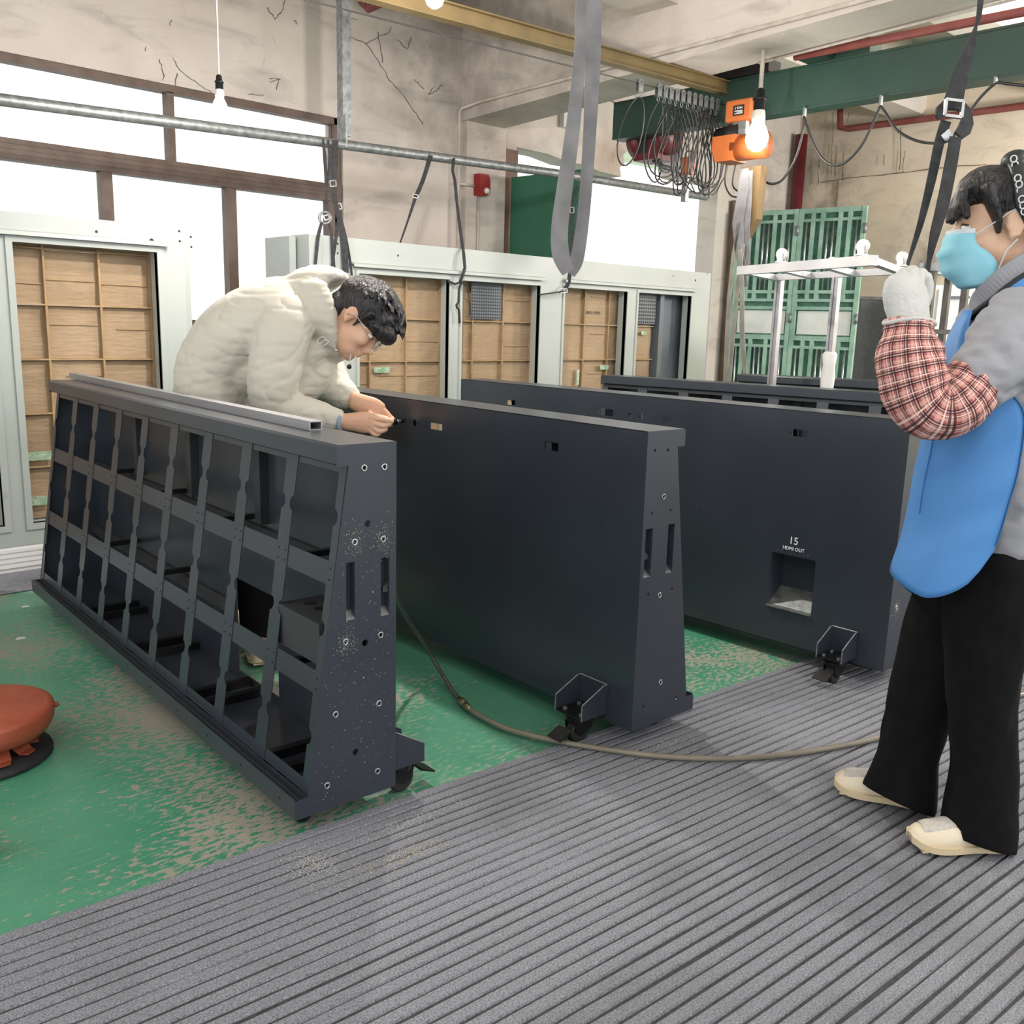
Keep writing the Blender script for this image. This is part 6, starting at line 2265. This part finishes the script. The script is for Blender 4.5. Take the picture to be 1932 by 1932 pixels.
gate_leaf(G0, G1, 'left green folding gate leaf, darker, next to the hanging slings')
gate_leaf(G1, G2, 'right green folding gate leaf with bright white middle panel')

# aluminium rack lying wheels-up; light on its top is painted in as near-white
RZ_ = 1.57
r1a, r1b = onZ(1396, 511, RZ_), onZ(1650, 491, RZ_)
r2a, r2b = onZ(1455, 524, RZ_), onZ(1702, 511, RZ_)
rk = thing('wheeled_rack', 'bright aluminium rack with castors on top before the green gate', 'rack', ((r2a.x + r2b.x) / 2, (r2a.y + r2b.y) / 2, 0))
M_rack = mat('lit_aluminium', srgb(226, 226, 228), srgb(206, 206, 210), 4, 0.4, 0.2)
MB().bar(r1a, r1b, 0.04, 0.045).build('top_rail', M_rack, rk)
MB().bar(r2a, r2b, 0.04, 0.035).build('top_rail', M_rack, rk)
for t_ in (0.02, 0.33, 0.66, 0.98):
    MB().bar(r1a.lerp(r1b, t_), r2a.lerp(r2b, t_), 0.04, 0.03).build('cross_rail', M_rack, rk)
for x in (1472, 1580):
    lo, hi = 0.0, 1.0
    for _ in range(30):
        mid = (lo + hi) / 2
        v_ = r2a.lerp(r2b, mid) - CO
        if CX + F * v_.dot(RT) / v_.dot(FW) < x:
            lo = mid
        else:
            hi = mid
    P_ = r2a.lerp(r2b, lo)
    MB().prism([(-0.02, -0.02), (0.02, -0.02), (0.02, -0.006), (0.012, -0.006), (0.012, 0.006), (0.02, 0.006), (0.02, 0.02), (-0.02, 0.02), (-0.02, 0.006), (-0.012, 0.006), (-0.012, -0.006), (-0.02, -0.006)], [],
               lambda a, b, t: Vector((P_.x + a, P_.y + b, t)), 0.0, RZ_ - 0.017).build('upright', M_alu, rk)
    if x == 1580:
        mb = MB()
        rg = []
        for i in range(12):
            z = 0.45 + i * 0.062
            rg.append((Vector((P_.x + 0.0, P_.y, z)), 0.035 + 0.02 * abs(noise.noise(Vector((i * 1.7, 0, 0)))), 0.035 + 0.02 * abs(noise.noise(Vector((i * 1.3, 5, 0))))))
        mb.limb(rg, 10)
        mb.build('torn_wrapping', M_whitepanel, rk, True)
for t_, ra, rb in ((0.35, r1a, r1b), (0.92, r1a, r1b), (0.99, r2a, r2b), (0.5, r2a, r2b)):
    P_ = ra.lerp(rb, t_) + Vector((0, 0, 0.024))
    cstr = MB().bx(P_.x - 0.022, P_.x + 0.022, P_.y - 0.022, P_.y + 0.022, P_.z, P_.z + 0.006).bx(P_.x - 0.018, P_.x - 0.014, P_.y - 0.015, P_.y + 0.015, P_.z + 0.006, P_.z + 0.045).bx(P_.x + 0.014, P_.x + 0.018, P_.y - 0.015, P_.y + 0.015, P_.z + 0.006, P_.z + 0.045).build('castor', M_rack, rk)
    MB().lathe(P_ + Vector((-0.010, 0, 0.042)), [(0.008, 0), (0.026, 0), (0.030, 0.003), (0.030, 0.017), (0.026, 0.02), (0.008, 0.02)], 18, (1, 0, 0)).build('castor_wheel', M_whitepanel, cstr, True)

# dark steel rack and white panels behind the woman's hand
DK = 6.3
M_dsteel = mat('dark_steel_tube', srgb(96, 94, 92), srgb(70, 68, 66), 8, 0.4, 0.5)
ta, tb_ = onD(1742, 507, DK), onD(1850, 503, DK)
zt_ = (ta.z + tb_.z) / 2
dk = thing('storage_rack', 'dark steel rack behind the gloved hand', 'rack', ((ta.x + tb_.x) / 2, (ta.y + tb_.y) / 2, 0))
ta.z = tb_.z = zt_
dd = Vector((0.5, 0.1, 0))
tb2 = ta + (tb_ - ta) * 1.5
for o_ in (Vector((0, 0, 0)), dd):
    MB().bar(ta + o_, tb2 + o_, 0.05, 0.05).build('top_rail', M_galv, dk)
    for f_ in (0.12, 0.52, 0.97):
        P_ = ta.lerp(tb2, f_) + o_
        MB().bx(P_.x - 0.02, P_.x + 0.02, P_.y - 0.02, P_.y + 0.02, 0, zt_ - 0.02).build('upright', M_dsteel, dk)
    for z in (1.28, 0.7):
        MB().bar(Vector((ta.x, ta.y, z)) + o_, Vector((tb2.x, tb2.y, z)) + o_, 0.03, 0.03).build('shelf_rail', M_dsteel, dk)
MB().bar(ta, ta + dd, 0.05, 0.05).build('end_rail', M_galv, dk)
P_ = onD(1742, 490, DK - 0.0)
mb = MB().lathe(Vector((tb_.x - 0.1, tb_.y + 0.2, zt_ + 0.07)), [(0.01, -0.014), (0.038, -0.014), (0.045, -0.008), (0.045, 0.008), (0.038, 0.014), (0.01, 0.014)], 18, (1, 0, 0))
MB_ = mb.bx(tb_.x - 0.12, tb_.x - 0.08, tb_.y + 0.18, tb_.y + 0.22, zt_ + 0.02, zt_ + 0.06)
MB_.build('castor', M_whitepanel, dk, True)
a, b = onD(1768, 525, 7.2), onD(1870, 525, 7.2)
wp = thing('white_cabinet', 'white cabinet standing behind the dark steel rack', 'cabinet', ((a.x + b.x) / 2, (a.y + b.y) / 2, 0))
un = (b - a).normalized()
nn_ = Vector((un.y, -un.x, 0))
zc_ = a.z - 0.05
mb = MB().prism([(0, 0), (0.75, 0), (0.75, 0.4), (0, 0.4)], [], lambda q, r, t: Vector((a.x, a.y, 0)) + un * q - nn_ * r + Vector((0, 0, t)), 0.0, zc_)
mb.build('carcass', M_whitepanel, wp)
for i, (z0, z1) in enumerate(((0.05, 0.62), (0.64, 1.12), (1.14, zc_ - 0.03))):
    o_ = MB().prism(rect(0.02, 0.73, z0, z1), [], lambda q, r, t: Vector((a.x, a.y, 0)) + un * q + nn_ * t + Vector((0, 0, r)), 0.0, 0.015).build('drawer', M_whitepanel, wp)
    MB().prism(rect(0.1, 0.25, z1 - 0.07, z1 - 0.05), [], lambda q, r, t: Vector((a.x, a.y, 0)) + un * q + nn_ * t + Vector((0, 0, r)), 0.015, 0.03).build('handle', M_greyin, o_)
a, b = onD(1624, 562, 7.6), onD(1720, 562, 7.6)
cb_ = thing('dark_board', 'large charcoal board standing right of the green gate', 'board', ((a.x + b.x) / 2, (a.y + b.y) / 2, 0))
MB().bar(Vector((a.x, a.y, a.z / 2)), Vector((b.x, b.y, a.z / 2)), 0.03, a.z - 0.01).build('sheet', M_darkpanel, cb_)
MB().bar(Vector((a.x, a.y, a.z)), Vector((b.x, b.y, a.z)), 0.04, 0.025).build('top_trim', M_dsteel, cb_)
